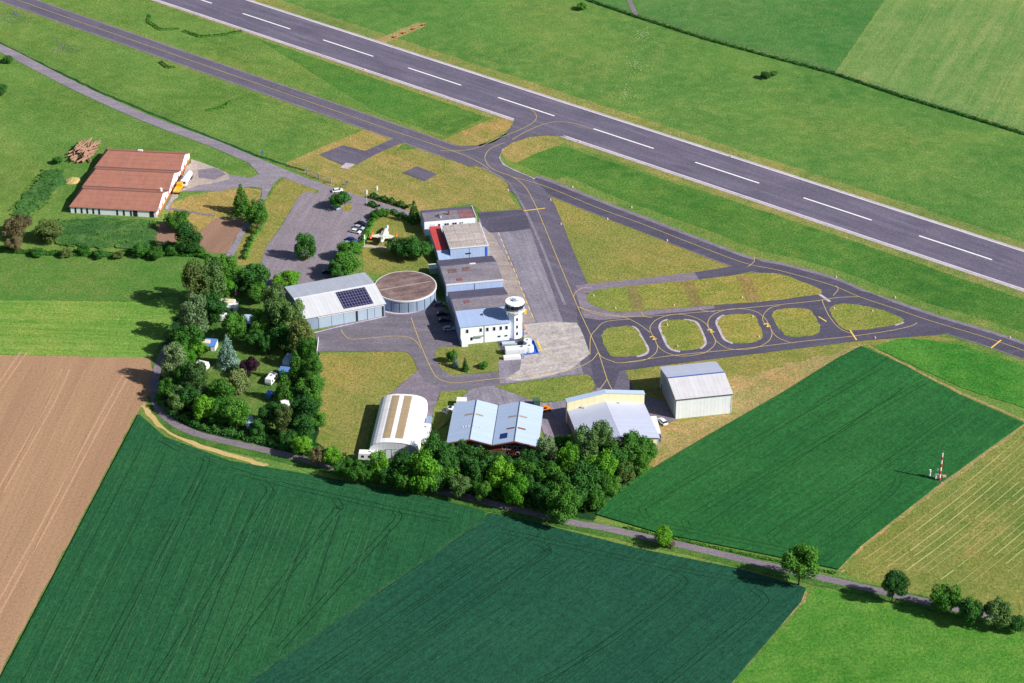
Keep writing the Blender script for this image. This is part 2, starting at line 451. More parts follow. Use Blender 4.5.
# meadows
sheet('north_meadow', [(300, -60), (590, 0), (768, 53), (1024, 131), (1200, 190), (1200, 320), (1024, 262), (595, 112), (250, 0), (150, -40)], zl(1), G_NORTH)
sheet('top_pasture', [(575, -120), (589, 0), (700, 34), (768, 53), (835, 73), (885, 0), (940, -80)], zl(1), G_TOP)
sheet('mown_top_field', [(835, 73), (885, 0), (940, -80), (1300, -80), (1300, 215), (1024, 131)], zl(1), G_PAST)
sheet('lush_meadow', [(516, 162), (535, 152), (562, 146), (595, 157), (700, 191), (860, 242), (1024, 294), (1150, 335), (1150, 378), (1024, 333), (830, 276), (746, 246), (629, 204), (540, 174)], zl(1), G_LUSH, smooth_n=0)
sheet('lush_strip', [(250, 34), (350, 63), (440, 92), (494, 113), (442, 138), (400, 126), (340, 90)], zl(1), G_LUSH)
sheet('left_pasture', [(-200, 252), (60, 250), (150, 256), (200, 252), (230, 262), (215, 290), (175, 296), (140, 302), (-200, 298)], zl(1), G_LEFT2)
sheet('left_mown_field', [(-200, 298), (140, 302), (178, 296), (185, 330), (172, 357), (150, 358), (-200, 351)], zl(1.4), G_LEFT)
sheet('camp_lawn', [(150, 358), (185, 300), (225, 255), (262, 262), (320, 330), (318, 430), (300, 455), (220, 436), (170, 415), (157, 385)], zl(2), G_CAMP)
sheet('lawn', [(318, 354), (400, 351.5), (409, 353), (414, 360), (417, 371), (404, 382), (391, 393), (378, 404), (362, 460), (318, 455)], zl(2), G_MOWN2)
sheet('bright_pasture', [(815, 588), (900, 600), (1024, 625), (1200, 660), (1200, 900), (600, 900), (732, 683), (800, 610)], zl(1), G_BRIGHT)
sheet('hay_meadow', [(843, 567), (860, 550), (940, 490), (1024, 428), (1150, 335), (1300, 700), (1024, 618), (900, 590), (850, 577)], zl(1.4), G_HAY)
# mown airfield grass
sheet('mown_grass', [(283, 164), (368, 128), (396, 138), (401, 145), (395, 151), (440, 146), (470, 158), (497, 170), (507, 180), (512, 200), (521, 209), (482, 212), (470, 204), (422, 211), (408, 214), (340, 190), (300, 172)], zl(2), G_MOWN)
sheet('mown_triangle', [(538, 192), (560, 200), (640, 226), (700, 246), (742, 262), (738, 268), (697, 275), (584, 286), (572, 268), (556, 232)], zl(2), G_MOWN2)
sheet('mown_corner', [(442, 140), (497, 117), (507, 116), (512, 119), (510, 128), (498, 136), (480, 145), (460, 146)], zl(2), G_MOWN)
sheet('mown_corner', [(500, 148), (508, 142), (530, 136), (550, 135), (566, 142), (545, 150), (530, 156), (517, 163), (505, 160)], zl(2), G_MOWN)
# mown verges along the runway and taxiways
line('mown_verge', [[(150, -22), (249, 12), (595, 128), (868, 218), (1024, 270), (1200, 330)]], 40, zl(1.5), G_RVERGE, 0)
line('mown_verge', [[(-80, -33), (25, 3), (65, 17), (256, 83.5), (381, 127), (440, 147)]], 19, zl(1.6), G_VERGE, 4)
line('mown_verge', [[(545, 184), (600, 208), (680, 237), (745, 262), (780, 270), (830, 284), (892, 308), (983, 337), (1024, 351), (1150, 395)]], 22, zl(1.6), G_VERGE, 4)
sheet('mown_slope', [(590, 372), (700, 355), (850, 338), (900, 330), (962, 340), (900, 340), (862, 346), (800, 378), (740, 415), (655, 466), (640, 462), (640, 440), (600, 420)], zl(1.7), G_MOWN2)
sheet('dry_grass', [(700, 384), (760, 372), (858, 346), (840, 358), (780, 394), (700, 440), (655, 466), (650, 440), (664, 424), (700, 418), (735, 414)], zl(2.2), G_DRY)
sheet('mown_verge', [(373, 41), (416, 23), (425, 25), (420, 29), (384, 43.5)], zl(2.2), G_DRY)
sheet('mown_grass', [(168, 220), (171, 203), (190, 196), (240, 186), (262, 190), (258, 205), (245, 216), (222, 216), (200, 232), (180, 240), (160, 238)], zl(2), G_MOWN)
sheet('mown_grass', [(283, 178.5), (300, 180), (313, 184.5), (318, 190), (312, 194), (301, 194), (294, 205), (275, 235), (262, 262), (238, 266), (236, 250), (262, 205)], zl(2), G_MOWN2)
sheet('lawn', [(378, 205), (410, 216), (422, 215), (428, 250), (437, 270), (420, 275), (380, 275), (364, 272), (362, 250), (374, 222)], zl(2), G_MOWN2)
sheet('lawn', [(439.5, 347), (455, 347), (497, 339), (505, 356), (520, 361), (520, 369.5), (470, 374), (450, 375), (442.5, 371), (436, 361), (435, 352)], zl(4), G_MOWN2, smooth_n=0)
# crops
sheet('wheat_field', [(139, 415), (165, 438), (230, 462), (300, 474), (400, 493), (440, 501), (487, 513), (470, 529), (245, 683), (60, 810), (-80, 810), (3, 675)], 0, C_WHEAT1, thick=.55)
sheet('wheat_field', [(490, 514), (530, 522), (560, 530), (640, 550), (740, 570), (806, 589), (801, 602), (732, 683), (640, 800), (65, 810), (247, 685), (473, 530)], 0, C_WHEAT2, thick=.5)
sheet('wheat_field', [(861, 347), (900, 364), (960, 396), (1024, 424), (940, 484), (860, 547), (838, 570), (760, 554), (660, 534), (596, 515), (612, 498), (655, 468), (700, 441), (780, 395), (838, 359)], 0, C_WHEAT3, thick=.5)
sheet('young_crop_field', [(871, 346), (905, 338), (960, 345), (1024, 366), (1200, 415), (1200, 495), (1024, 408), (962, 388)], 0, C_YOUNG, thick=.15)
sheet('brown_field', [(-200, 349), (0, 351.5), (148, 357.5), (163, 365), (152, 385), (150, 398), (136, 414), (0, 673), (-80, 810), (-600, 810)], zl(1.2), S_BROWN)
line('field_boundary', [[(487, 517), (471, 529), (245, 684), (62, 810)]], 1.5, .56, L_LIGHT, 0)
line('tan_verge', [[(143, 405), (160, 425), (200, 446), (250, 461), (266, 466)]], lambda t: 2.0, zl(3), S_TAN)
line('tan_verge', [[(843, 572), (840, 566), (862, 546), (942, 485), (1024, 425), (1150, 330)]], 1.7, zl(3), G_DRY)
line('tan_verge', [[(868, 346), (900, 362), (961, 393), (1024, 421), (1150, 480)]], 1.2, zl(3), G_DRY)
line('dry_verge', [[(805, 592), (800, 604), (770, 635), (730, 684)]], 1.3, zl(3.2), G_DRY)
line('field_margin', [[(655, 468), (700, 441), (780, 395), (838, 358), (861, 345)]], 2.2, zl(3.2), G_DRY)
# tramlines
def pair(name, lines, gap, w, z, mat, sm=6):
    mb = MB()
    for pts in lines:
        P = [at(*p).xy for p in pts]
        if sm: P = smooth(P, False, sm)
        for sgn in (-1, 1):
            Q = []
            for i, p in enumerate(P):
                d = (P[min(i + 1, len(P) - 1)] - P[max(i - 1, 0)]).normalized(); Q.append(p + Vector((-d.y, d.x)) * sgn * gap / 2)
            strip_pts(mb, Q, w, z)
    o = mb.build(name, mat); o['kind'] = 'structure'; return o
L_SOIL = mat_soil('wheel_track_soil', rgb(184, 146, 120), rgb(176, 140, 112), 0)
pair('wheel_track', [[(24, 352), (-10, 400)], [(66, 370), (50, 405), (0, 492)], [(128, 371), (90, 440), (50, 515), (-30, 660)], [(-20, 583), (-60, 650)]], 2.2, .6, zl(2), L_SOIL)
pair('wheel_track', [[(940, -5), (918, 34), (893, 72)], [(1030, 40), (1005, 82), (995, 102)]], 2.2, .5, zl(2), mat_grass('wheel_worn_grass', rgb(136, 150, 84), rgb(146, 154, 92), rgb(156, 158, 102)))
pair('tramline', [[(622, 514), (660, 525), (700, 534), (760, 546), (826, 560)],
                  [(780, 548), (772, 541), (776, 532), (830, 500), (900, 455), (960, 412)],
                  [(822, 546), (850, 527), (890, 494), (900, 478), (908, 470)],
                  [(690, 532), (686, 525), (692, 517), (760, 478), (860, 420), (925, 383)],
                  [(648, 520), (643, 512), (650, 505), (720, 462), (800, 415), (880, 368)]], 2.0, .34, .51, L_TRAM3)
pair('tramline', [[(500, 532), (560, 545), (640, 563), (720, 578), (790, 588)],
                  [(670, 574), (682, 580), (676, 592), (600, 648), (540, 683)],
                  [(752, 590), (763, 598), (758, 610), (690, 665), (660, 690)],
                  [(540, 545), (548, 552), (535, 562), (400, 655), (360, 683)],
                  [(520, 540), (470, 570), (330, 665), (300, 683)]], 2.0, .34, .51, L_TRAM)
pair('tramline', [[(160, 440), (200, 460), (280, 485), (400, 512), (450, 522)],
                  [(200, 461), (204, 470), (150, 570), (90, 683)],
                  [(262, 482), (270, 492), (262, 506), (200, 610), (150, 690)],
                  [(335, 500), (340, 510), (330, 520), (240, 640), (210, 690)], [(395, 512), (398, 520), (380, 540), (280, 650)]], 2.0, .36, .56, L_TRAM)
def inside(p, poly):
    c = False; n = len(poly)
    for i in range(n):
        a, b = poly[i], poly[(i + 1) % n]
        if (a.y > p.y) != (b.y > p.y) and p.x < (b.x - a.x) * (p.y - a.y) / (b.y - a.y) + a.x: c = not c
    return c
def drill(name, poly, d0, d1, sp, w, z, mat, seed, inset=6, cover=.8, wob=.25):
    rnd = random.Random(seed); poly = [at(*p).xy for p in poly]; d = (at(*d1) - at(*d0)).xy.normalized(); n = Vector((-d.y, d.x))
    c = sum(poly, Vector((0, 0))) / len(poly); mb = MB(); R_ = max((p - c).length for p in poly)
    off = -R_
    while off < R_:
        t = -R_; ww = w * rnd.uniform(.5, 1.2); run = []
        while t < R_:
            q = c + n * (off + wob * math.sin(t / 17 + off)) + d * t
            ok = inside(q, poly) and inside(q + d * inset, poly) and inside(q - d * inset, poly) and inside(q + n * 1.5, poly) and inside(q - n * 1.5, poly)
            if ok and rnd.random() > .02: run.append(q)
            else:
                if len(run) > 1 and rnd.random() < cover: strip_pts(mb, run, ww, z)
                run = []
            t += 5
        if len(run) > 1: strip_pts(mb, run, ww, z)
        off += sp * rnd.uniform(.6, 1.5)
    o = mb.build(name, mat); o['kind'] = 'structure'; return o
D_LIGHT = mat_grass('drill_row_light', rgb(34, 94, 58), rgb(42, 102, 60), rgb(56, 112, 62)); D_DARK = mat_grass('drill_row_dark', rgb(20, 62, 44), rgb(24, 70, 46), rgb(34, 80, 50))
D_L3 = mat_grass('drill_row_east', rgb(36, 100, 50), rgb(48, 110, 54), rgb(64, 118, 58))
F1 = [(139, 415), (165, 438), (230, 462), (300, 474), (400, 493), (440, 501), (487, 513), (470, 529), (245, 683), (60, 810), (-80, 810), (3, 675)]
F1b = [(141, 419), (165, 446), (230, 474), (300, 490), (400, 512), (420, 522), (400, 560), (220, 683), (60, 800), (-80, 800), (5, 675)]
drill('drill_rows', F1b, (146, 470), (40, 683), 2.8, .5, .57, D_LIGHT, 1)
drill('drill_rows', F1b, (146, 470), (40, 683), 6.5, .3, .575, D_DARK, 2)
line('drill_rows', [[(165, 441), (230, 465), (300, 478), (400, 497), (470, 512)], [(165, 444), (230, 468), (300, 481), (400, 500), (460, 514)], [(175, 452), (230, 473), (300, 486), (400, 506), (450, 518)]], .35, .572, D_LIGHT)
F2b = [(495, 524), (560, 536), (640, 556), (740, 576), (798, 592), (790, 602), (728, 676), (640, 790), (80, 800), (247, 690)]
drill('drill_rows', F2b, (487, 517), (245, 683), 5.5, .3, .52, D_DARK, 3, cover=.6)
F3b = [(862, 351), (900, 368), (960, 400), (1015, 425), (940, 480), (860, 542), (836, 562), (760, 546), (660, 526), (610, 512), (655, 474), (700, 447), (780, 401), (838, 364)]
drill('drill_rows', F3b, (843, 567), (1024, 430), 7, .35, .52, D_L3, 4, cover=.7)
drill('drill_rows', F3b, (843, 567), (1024, 430), 9, .3, .523, L_TRAM3, 5, cover=.5)
SB = [(-100, 356), (0, 355), (146, 361), (158, 368), (148, 388), (146, 398), (132, 414), (-4, 670), (-70, 780), (-300, 780)]
drill('furrows', SB, (120, 380), (20, 600), 5, .35, zl(1.9), mat_soil('furrow_soil', rgb(150, 116, 92), rgb(160, 126, 100), 0), 9, wob=.1)
drill('furrows', SB, (120, 380), (20, 600), 9, .5, zl(1.95), mat_soil('furrow_light_soil', rgb(172, 138, 112), rgb(166, 132, 104), 0), 10, wob=.1)
# hay rows
mb = MB(); random.seed(11)
HAYP = [at(*q).xy for q in [(848, 566), (862, 551), (942, 491), (1024, 430), (1150, 337), (1300, 600), (1024, 612), (900, 586), (855, 577)]]
p0, p1 = at(853, 556).xy, at(1024, 432).xy
d = (p1 - p0).normalized(); nrm = Vector((d.y, -d.x))
for k in range(52):
    off = 1.5 + k * 2.4 + random.uniform(-.2, .2); t = -10 + random.random() * 20
    base = p0 + nrm * off
    while t < 190:
        ln = 4 + random.random() * 30
        w = .12 + random.random() ** 2 * .22
        a = base + d * t; b = base + d * (t + ln)
        bend = lambda tt: nrm * (2.2 * math.sin(tt / 38 + 1))
        n = 5; P = [base + d * (t + ln * i / n) + bend(t + ln * i / n) for i in range(n + 1)]
        ok = all((q - p0).dot(nrm) < 125 and inside(q, HAYP) for q in P)
        if ok: strip_pts(mb, P, w, zl(3))
        t += ln + random.random() * 2.5
o = mb.build('hay_rows', mat_paint('hay', rgb(180, 176, 120), .9, .9, .12, dc=rgb(138, 148, 72))); o['kind'] = 'stuff'
o['label'] = 'pale cut hay lying in thin rows on the mown meadow'

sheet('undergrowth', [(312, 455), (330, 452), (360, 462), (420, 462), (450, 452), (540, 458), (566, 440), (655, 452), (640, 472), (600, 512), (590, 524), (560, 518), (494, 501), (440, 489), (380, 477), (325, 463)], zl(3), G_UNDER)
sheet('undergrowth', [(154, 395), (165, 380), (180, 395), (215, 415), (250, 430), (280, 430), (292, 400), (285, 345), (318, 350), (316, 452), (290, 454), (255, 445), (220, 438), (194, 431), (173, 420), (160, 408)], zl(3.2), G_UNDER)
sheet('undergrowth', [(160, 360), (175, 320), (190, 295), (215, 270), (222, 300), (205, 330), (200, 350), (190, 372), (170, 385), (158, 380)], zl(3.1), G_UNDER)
# left scrub and soil
sheet('tall_grass', [(60, 222), (100, 219), (157, 221.5), (155, 243), (150, 249), (110, 248), (60, 246), (50, 235)], zl(2.5), G_TALL, thick=.5)
sheet('tall_grass', [(44, 172), (62, 170), (66, 182), (42, 206), (26, 220), (12, 214)], zl(2.5), G_TALL, thick=.4)
sheet('garden_plot', [(197.5, 234), (217, 217.5), (240, 218.5), (246, 222), (226, 254), (200, 252)], zl(3), S_PLOT)
sheet('garden_plot', [(158, 225), (168, 221), (177, 223), (177, 243), (158, 243), (156, 238)], zl(3), S_PLOT)

# ------------------------------------------------------------------ pavement
rw = [at(408, 68).xy, at(919, 236).xy]; rd = (rw[1] - rw[0]).normalized(); rn = Vector((-rd.y, rd.x))
RA = rw[0] - rd * 900; RB = rw[0] + rd * 900
line('runway_shoulder', [[RA, RB]], 29.6, zl(3), A_EDGE, 0, pxs=False)
line('runway', [[RA, RB]], 26.6, zl(4), A_RUN, 0, pxs=False)
mb = MB()
for k in range(-3, 17):
    a = rw[0] + rd * 50.96 * k
    strip_pts(mb, [a, a + rd * 30.5], .75, zl(6))
for off in (-3.5, 3.5):
    a = rw[0] + rd * (-178) + rn * off; strip_pts(mb, [a, a + rd * 11], 1.2, zl(6))
o = mb.build('runway_centre_dashes', W_LINE); o['kind'] = 'structure'
line('runway_side_line', [[RA - rn * 13.0, RB - rn * 13.0], [RA + rn * 13.1, RB + rn * 13.1]], .7, zl(6), W_SIDE, 0, pxs=False)

line('taxiway_shoulder', [[(-80, -33), (25, 3), (65, 17), (256, 83.5), (381, 127), (440, 148), (470, 158)]], 12.2, zl(4), A_PATCH, 4)
line('taxiway', [[(-80, -33), (25, 3), (65, 17), (256, 83.5), (381, 127), (440, 148), (480, 163)]], 10.4, zl(5), A_TAXI, 4)
sheet('taxiway', [(430, 138), (452, 146), (475, 146), (492, 141), (507, 133), (513, 124), (515, 117), (525, 118), (550, 128), (566, 137), (548, 135.5), (530, 137), (512, 143), (502, 150), (499, 158), (503, 165), (515, 171), (532, 178), (545, 190), (542, 197), (520, 200), (505, 180), (490, 171), (470, 163), (440, 152)], zl(5.2), A_TAXI)
line('taxiway_edge', [[(566, 137), (548, 134.5), (530, 136), (512, 142), (501, 150), (498.5, 158), (503, 165), (515, 171.5), (534, 179.5)]], 1.6, zl(6), A_EDGE)
line('taxiway_edge', [[(479, 146), (492, 142), (506, 134)]], 1.4, zl(6), A_EDGE)
line('taxiway_edge', [[(482, 168), (490, 171.5), (505, 180), (514, 190), (521, 203), (529, 218), (538, 238), (547, 260), (556, 284), (565, 305)]], 1.0, zl(6), A_OLD)
line('taxiway', [[(520, 184), (533, 196), (541, 212), (557, 255), (571, 290), (583, 322), (598, 354), (607, 380), (612, 392)]], lambda t: 12 + 3 * t, zl(5.4), A_TAXI, 6)
line('taxiway', [[(530, 181), (545, 185.5), (600, 208), (640, 223), (700, 246.5), (745, 263), (780, 270), (830, 284), (859, 297), (892, 308), (933, 322), (983, 337), (1024, 351), (1150, 396)]], 11, zl(5.1), A_PATCH, 6)
line('taxiway', [[(530, 182), (545, 187), (600, 209), (640, 224.5), (700, 247.5), (745, 264), (780, 271), (830, 285), (859, 297.5), (892, 309), (933, 323), (983, 338), (1024, 352), (1150, 397)]], 8.6, zl(5.3), A_DARK, 6)
sheet('taxiway', [(575, 300), (590, 312), (640, 307), (700, 300), (770, 292), (820, 284), (870, 293), (930, 318), (960, 330), (940, 335), (860, 341), (740, 356), (620, 371), (612, 393), (596, 392), (590, 360), (580, 335)], zl(5), A_DARK)
sheet('worn_taxiway', [(590, 297), (600, 303), (616, 312.5), (641, 311.5), (715, 305), (714, 309), (680, 312), (640, 317), (600, 320), (584, 318), (574, 290)], zl(5.6), A_PATCH)
line('worn_taxiway', [[(578, 290), (590, 288.3), (640, 283.3), (697, 276.5)]], 6.2, zl(5.6), A_PATCH, 0)
line('taxiway', [[(697, 276.5), (735, 270.5), (752, 266), (762, 262)]], 6.2, zl(5.5), A_DARK, 4)
sheet('apron', [(480, 212.5), (524, 209.5), (545, 250), (566, 295), (583, 325), (590, 350), (598, 378), (582, 374), (560, 376), (521, 382), (500, 384), (498, 362), (523, 340), (523, 320), (470, 260), (478, 232)], zl(4.4), A_OLD)
sheet('apron_patch', [(478, 212.8), (523, 209.8), (527, 218), (531, 229), (513, 231.5), (490, 233), (482, 226)], zl(4.8), A_DARK)
sheet('apron_patch', [(484, 232), (492, 233), (512, 268), (526, 300), (535, 321), (523, 323), (505, 300), (480, 250)], zl(4.7), mat_asphalt('pale_apron', rgb(138, 126, 124), rgb(152, 140, 134), patch=.2))
sheet('concrete_pad', [(524, 325), (552, 321.5), (577, 323), (583, 334), (590, 354), (576, 366), (567, 371), (543, 378), (519, 381.5), (505, 380), (520, 370), (521, 360), (524, 341)], zl(5.8), A_CONC)
sheet('yard', [(497, 338.5), (521, 336.5), (523, 358), (505, 358.5), (500, 348)], zl(6), A_DARK)
sheet('apron', [(318, 352), (315, 332), (345, 323), (386, 310), (436, 298), (452, 318), (463, 345), (455, 347), (439.5, 347), (434.5, 352), (436, 361), (443, 371), (452, 375.5), (470, 374.5), (521.5, 370), (545, 376), (590, 372), (596, 380), (587, 374.5), (562, 376.8), (521, 382.5), (495, 386.5), (465, 391), (440, 392), (434, 411), (431, 418), (424, 434), (418, 405), (391, 393.5), (404, 382), (416, 374), (417.5, 370), (413, 358), (407, 352.5), (400, 351.2)], zl(4.2), mat_asphalt('west_apron', rgb(100, 95, 108), rgb(116, 110, 120), patch=.08, crack=True))
sheet('worn_apron', [(465, 391.5), (480, 387), (495, 386.5), (512, 391), (533, 401), (543, 403), (570, 400), (570, 436), (545, 440), (536, 405), (500, 405), (460, 402)], zl(4.6), A_OLD)
sheet('worn_apron', [(417, 371), (425, 381), (441, 389), (434, 411), (428, 426), (420, 404), (391, 393.8), (405, 382)], zl(4.6), A_PATCH)
sheet('mown_island', [(495, 386.6), (521.5, 382.6), (562.5, 376.8), (587.4, 374.4), (592.5, 378.8), (596, 385.4), (591.8, 392), (577, 397.8), (562.5, 401.5), (542, 402.5), (531.7, 400)], zl(7), G_ISLE)
sheet('mown_island', [(440.3, 392), (464.5, 390.5), (468, 392.7), (456, 399), (450, 420), (436, 432), (431, 422), (434, 411)], zl(7), G_ISLE)
sheet('hangar_pad', [(596, 388), (612, 391), (628, 391), (650, 398), (662, 400), (676, 420), (664, 424), (652, 420), (640, 396), (600, 395)], zl(5.7), A_PATCH)
ISL = [
 [(601.7, 336), (605, 330), (612, 327.5), (629, 326.5), (636, 329), (641, 338), (646.7, 348), (645.5, 353), (637, 356.3), (615, 357), (609, 353), (603.5, 344)],
 [(660.5, 327), (663, 322.5), (668, 320.5), (682, 320), (692, 321.5), (697, 325), (703.5, 339), (704, 344), (700, 348), (693, 350), (680, 351), (672, 349), (667.5, 344), (663, 335)],
 [(717.5, 323), (720.5, 318), (727, 315.5), (740, 314.5), (752, 314.8), (757, 320), (762, 332), (761, 339), (754, 342.5), (740, 343.5), (731, 342.5), (725, 338), (721, 331)],
 [(772, 315), (776, 310.5), (785, 309), (803, 308.5), (811, 311.5), (815, 317), (820.5, 328), (816, 334.3), (800, 337.3), (788, 336.7), (781, 331), (775, 322)],
 [(829.3, 310.5), (833.7, 305.6), (845, 304), (870.7, 307.5), (887, 312), (902, 319), (903, 322), (894.6, 325), (872, 329), (851.6, 331), (840.9, 327), (833.7, 318)],
 [(586, 297), (591, 292.5), (602, 289.5), (630, 286), (697, 280), (747, 274.5), (775, 273.5), (800, 281), (817, 288), (822, 291.5), (818, 295), (800, 297.5), (760, 302), (714.7, 305.5), (641, 311.5), (620, 312.5), (600, 308.5), (590, 303)]]
for i, I in enumerate(ISL): sheet('taxiway_island', I, zl(7), G_ISLE, smooth_n=4)
line('island_edge', [[(632, 326.8), (637, 330), (642, 339), (647.5, 348.5), (646, 354), (637, 357)], [(668, 320), (662.5, 322.3), (660, 327.5), (663, 336), (667, 345), (672, 350), (680, 352)], [(684, 320), (693, 321.3), (698, 325), (704.3, 339), (704.8, 344.5), (700, 349)],
                     [(724, 315.5), (718.5, 319), (717, 324), (721, 333), (725, 340), (733, 343.8)], [(817, 293), (830, 302)], [(895, 325.5), (903.5, 322.5)]], 1.1, zl(7.4), A_EDGE, 5)
G_WORN = mat_grass('worn_turf', rgb(124, 122, 60), rgb(140, 126, 72), rgb(158, 138, 84))
for q in ([(625.5, 287), (637, 286), (644, 311), (634, 311.8)], [(679, 282), (693, 281), (704.5, 305.5), (691, 307)], [(736, 276.5), (749, 275.5), (761, 300.8), (748, 302.3)]):
    sheet('worn_turf', q, zl(7.8), G_WORN)
# helipads west of the row
sheet('heli_pad', [(320, 154.5), (343, 145.5), (368, 152), (352, 165), (345, 166), (330, 160)], zl(6), A_TAXI)
line('pad_link', [[(352, 163), (370, 153), (402, 139)]], 5.5, zl(6.2), A_TAXI, 0)
sheet('pad_edge', [(340, 168), (346, 163), (355, 164.5), (347, 169.5)], zl(6.6), A_EDGE)
sheet('heli_pad', [(402.5, 173), (417, 166.5), (437, 174.5), (425, 181.5)], zl(6), A_TAXI)
# road network
line('road', [[(-60, 22), (0, 48), (45, 71), (87, 92), (150, 120), (212, 143), (252, 160), (290, 176), (323, 188), (342, 194), (372, 203.5), (410, 215)]], lambda t: 5.6 if t < .8 else 5.0, zl(4), A_ROAD)
sheet('road', [(240, 156), (262, 164), (290, 176), (280, 178), (272, 186), (266, 197), (250, 224), (231, 262), (222, 262), (238, 235), (254, 210), (262, 196), (262, 189), (252, 187), (236, 188), (220, 191), (196, 191), (180, 192), (172, 203), (170, 212), (164, 209), (180, 178), (194, 162), (215, 168), (230, 175), (250, 178), (259, 175), (256, 170)], zl(4.3), A_ROAD)
sheet('barn_yard', [(165, 210), (180, 178), (192, 160), (202, 163), (230, 175), (228, 180), (200, 186), (182, 190), (172, 204)], zl(4.7), A_YARD)
sheet('yard_patch', [(198, 170), (214, 168), (226, 174), (214, 180), (198, 178)], zl(5), A_PATCH)
line('footpath', [[(170, 208.5), (190, 212), (215, 216)]], 1.4, zl(4.6), A_LANE, 0)
sheet('car_park', [(301, 194), (307, 192), (316, 193.5), (323, 187), (345, 195), (372, 204), (376, 207), (371, 222), (360, 246), (335, 282), (305, 300), (262, 292), (257, 275), (266, 248), (275, 235), (286.5, 218), (294, 205)], zl(4.5), A_LOT)
sheet('lawn_island', [(342, 208), (349, 203.5), (352, 207), (350, 210.5), (345, 211.5)], zl(5.4), G_MOWN2, smooth_n=3)
sheet('lawn_island', [(298, 257.5), (303, 255.5), (309, 257), (306, 259.5), (300, 259.8)], zl(5.4), G_DRY, smooth_n=3)
line('lane', [[(168, 345), (160, 362), (155, 378), (154, 393), (160, 410), (173, 422.5), (194, 433), (220, 440), (255, 448), (290, 456), (330, 467), (380, 478), (440, 491), (494, 504), (569, 522), (604, 528), (683, 545.5), (765.6, 565), (848.4, 584), (931, 603), (1024, 624), (1150, 655)]], 3.0, zl(4.4), A_LANE)
line('lane_verge', [[(156, 394), (173, 424.5), (220, 442.5), (290, 458.5), (380, 480), (494, 506), (604, 530), (683, 547.5), (765, 567), (848, 586), (931, 605), (1024, 626), (1150, 657)]], 6.2, zl(3.6), G_LANEV)
line('track', [[(622, -20), (630, 2), (636, 15)]], 2.2, zl(3), A_LANE)
# yellow guidance lines
ring = [(650.2, 331), (651, 325.6), (657, 319.8), (668, 315.9), (680.6, 314.7), (694.7, 317.8), (704.8, 323.3), (709.5, 329.5), (713.4, 336.6), (715.4, 341.3), (713.4, 346.7), (704.8, 353), (693, 355.7), (682, 356.5), (672.8, 355.3), (663.4, 351.4), (657.6, 346), (654.8, 339.7)]
ring2 = [(708.5, 328), (708.3, 321), (714, 314.5), (727, 310), (742, 309.3), (756, 312), (765, 319), (770, 327.5), (772, 333.5), (769, 341), (758, 347.5), (742, 350), (727, 348.5), (716.5, 341.5), (712.5, 335)]
line('taxiway_ring_line', [ring, ring2], .25, zl(8.6), Y_LINE, 5, closed=True)
line('taxiway_centre_line', [
 [(-80, -33), (25, 3), (65, 17), (256, 83.5), (381, 127), (440, 147), (470, 158), (489, 169)],
 [(440, 151), (462, 151), (480, 147), (497, 139), (520, 130), (534, 122), (536, 115), (530, 109)],
 [(505, 143), (492, 148), (485.5, 155), (486, 162), (493, 169.5), (513, 177.5), (524, 186), (530, 195), (538.4, 212.5), (557, 258), (577.6, 307), (590.5, 335), (598.7, 353.7), (607, 379.5), (612.7, 391)],
 [(512, 140), (530, 130), (550, 123), (570, 123), (594, 130)],
 [(513, 177.5), (545, 186.5), (600, 209), (640, 223.5), (700, 247), (745, 263.5), (780, 271), (830, 285), (859, 297), (892, 308), (933, 322), (983, 337), (1024, 351), (1150, 396)],
 [(577.6, 307), (596, 312.5), (625, 318), (641, 326), (650, 333)],
 [(577.6, 307), (600, 315), (641, 317), (700, 312.5), (765, 306.5), (818, 301), (837, 298), (859, 297)],
 [(598.7, 353.7), (603, 358), (612, 361.5), (623, 363), (672, 356), (743, 349), (800, 342), (851, 336.7), (892, 330.7), (912, 326), (917, 323)],
 [(657.5, 345), (656.5, 352), (650, 358), (640, 361.5), (623, 363)],
 [(765, 325), (762.5, 319), (765, 313), (771, 308), (780, 306)], [(771, 331), (778, 338), (790, 343)],
 [(641, 312), (644, 316.5), (652, 318)], [(699, 308), (703, 311), (715, 312)],
 [(822, 300), (824, 306), (830, 318), (840, 329), (852, 334)], [(833, 296), (838, 290), (836, 286)],
 [(590, 355), (590.5, 338), (596, 330), (606, 322), (630, 319.5)], [(573.6, 297), (576, 292), (583, 288.5), (592, 287.5)], [(748, 267), (754, 262), (754, 257)],
 [(411, 318), (418, 338), (423, 351), (430, 367), (437, 378), (448, 382.5), (460, 383), (500, 378.5), (540, 374), (570, 370), (590, 362), (598, 353)],
 [(341, 330), (345, 336), (352, 339.5), (375, 338), (392, 336.5), (408, 337.5), (416, 342), (421, 349)],
 [(536, 338), (542, 348), (552, 357), (565, 362), (577, 365)], [(607, 379.5), (600, 389), (592, 392)]], .25, zl(8.2), Y_LINE, 6)
line('taxiway_edge_dashes', [[(498.5, 233), (506, 252), (516, 275), (524, 296), (533, 318)]], .3, zl(8.2), Y_LINE2, 4, dash=(2.6, 2.2))
line('holding_line', [[(523.5, 211.2), (545, 208.6)], [(850, 330.5), (856.5, 340.5)], [(991, 348.5), (1001, 340.5)], [(537, 341), (541.5, 351)], [(818.5, 317), (826.5, 322)]], .5, zl(8.8), Y_LINE2, 0)
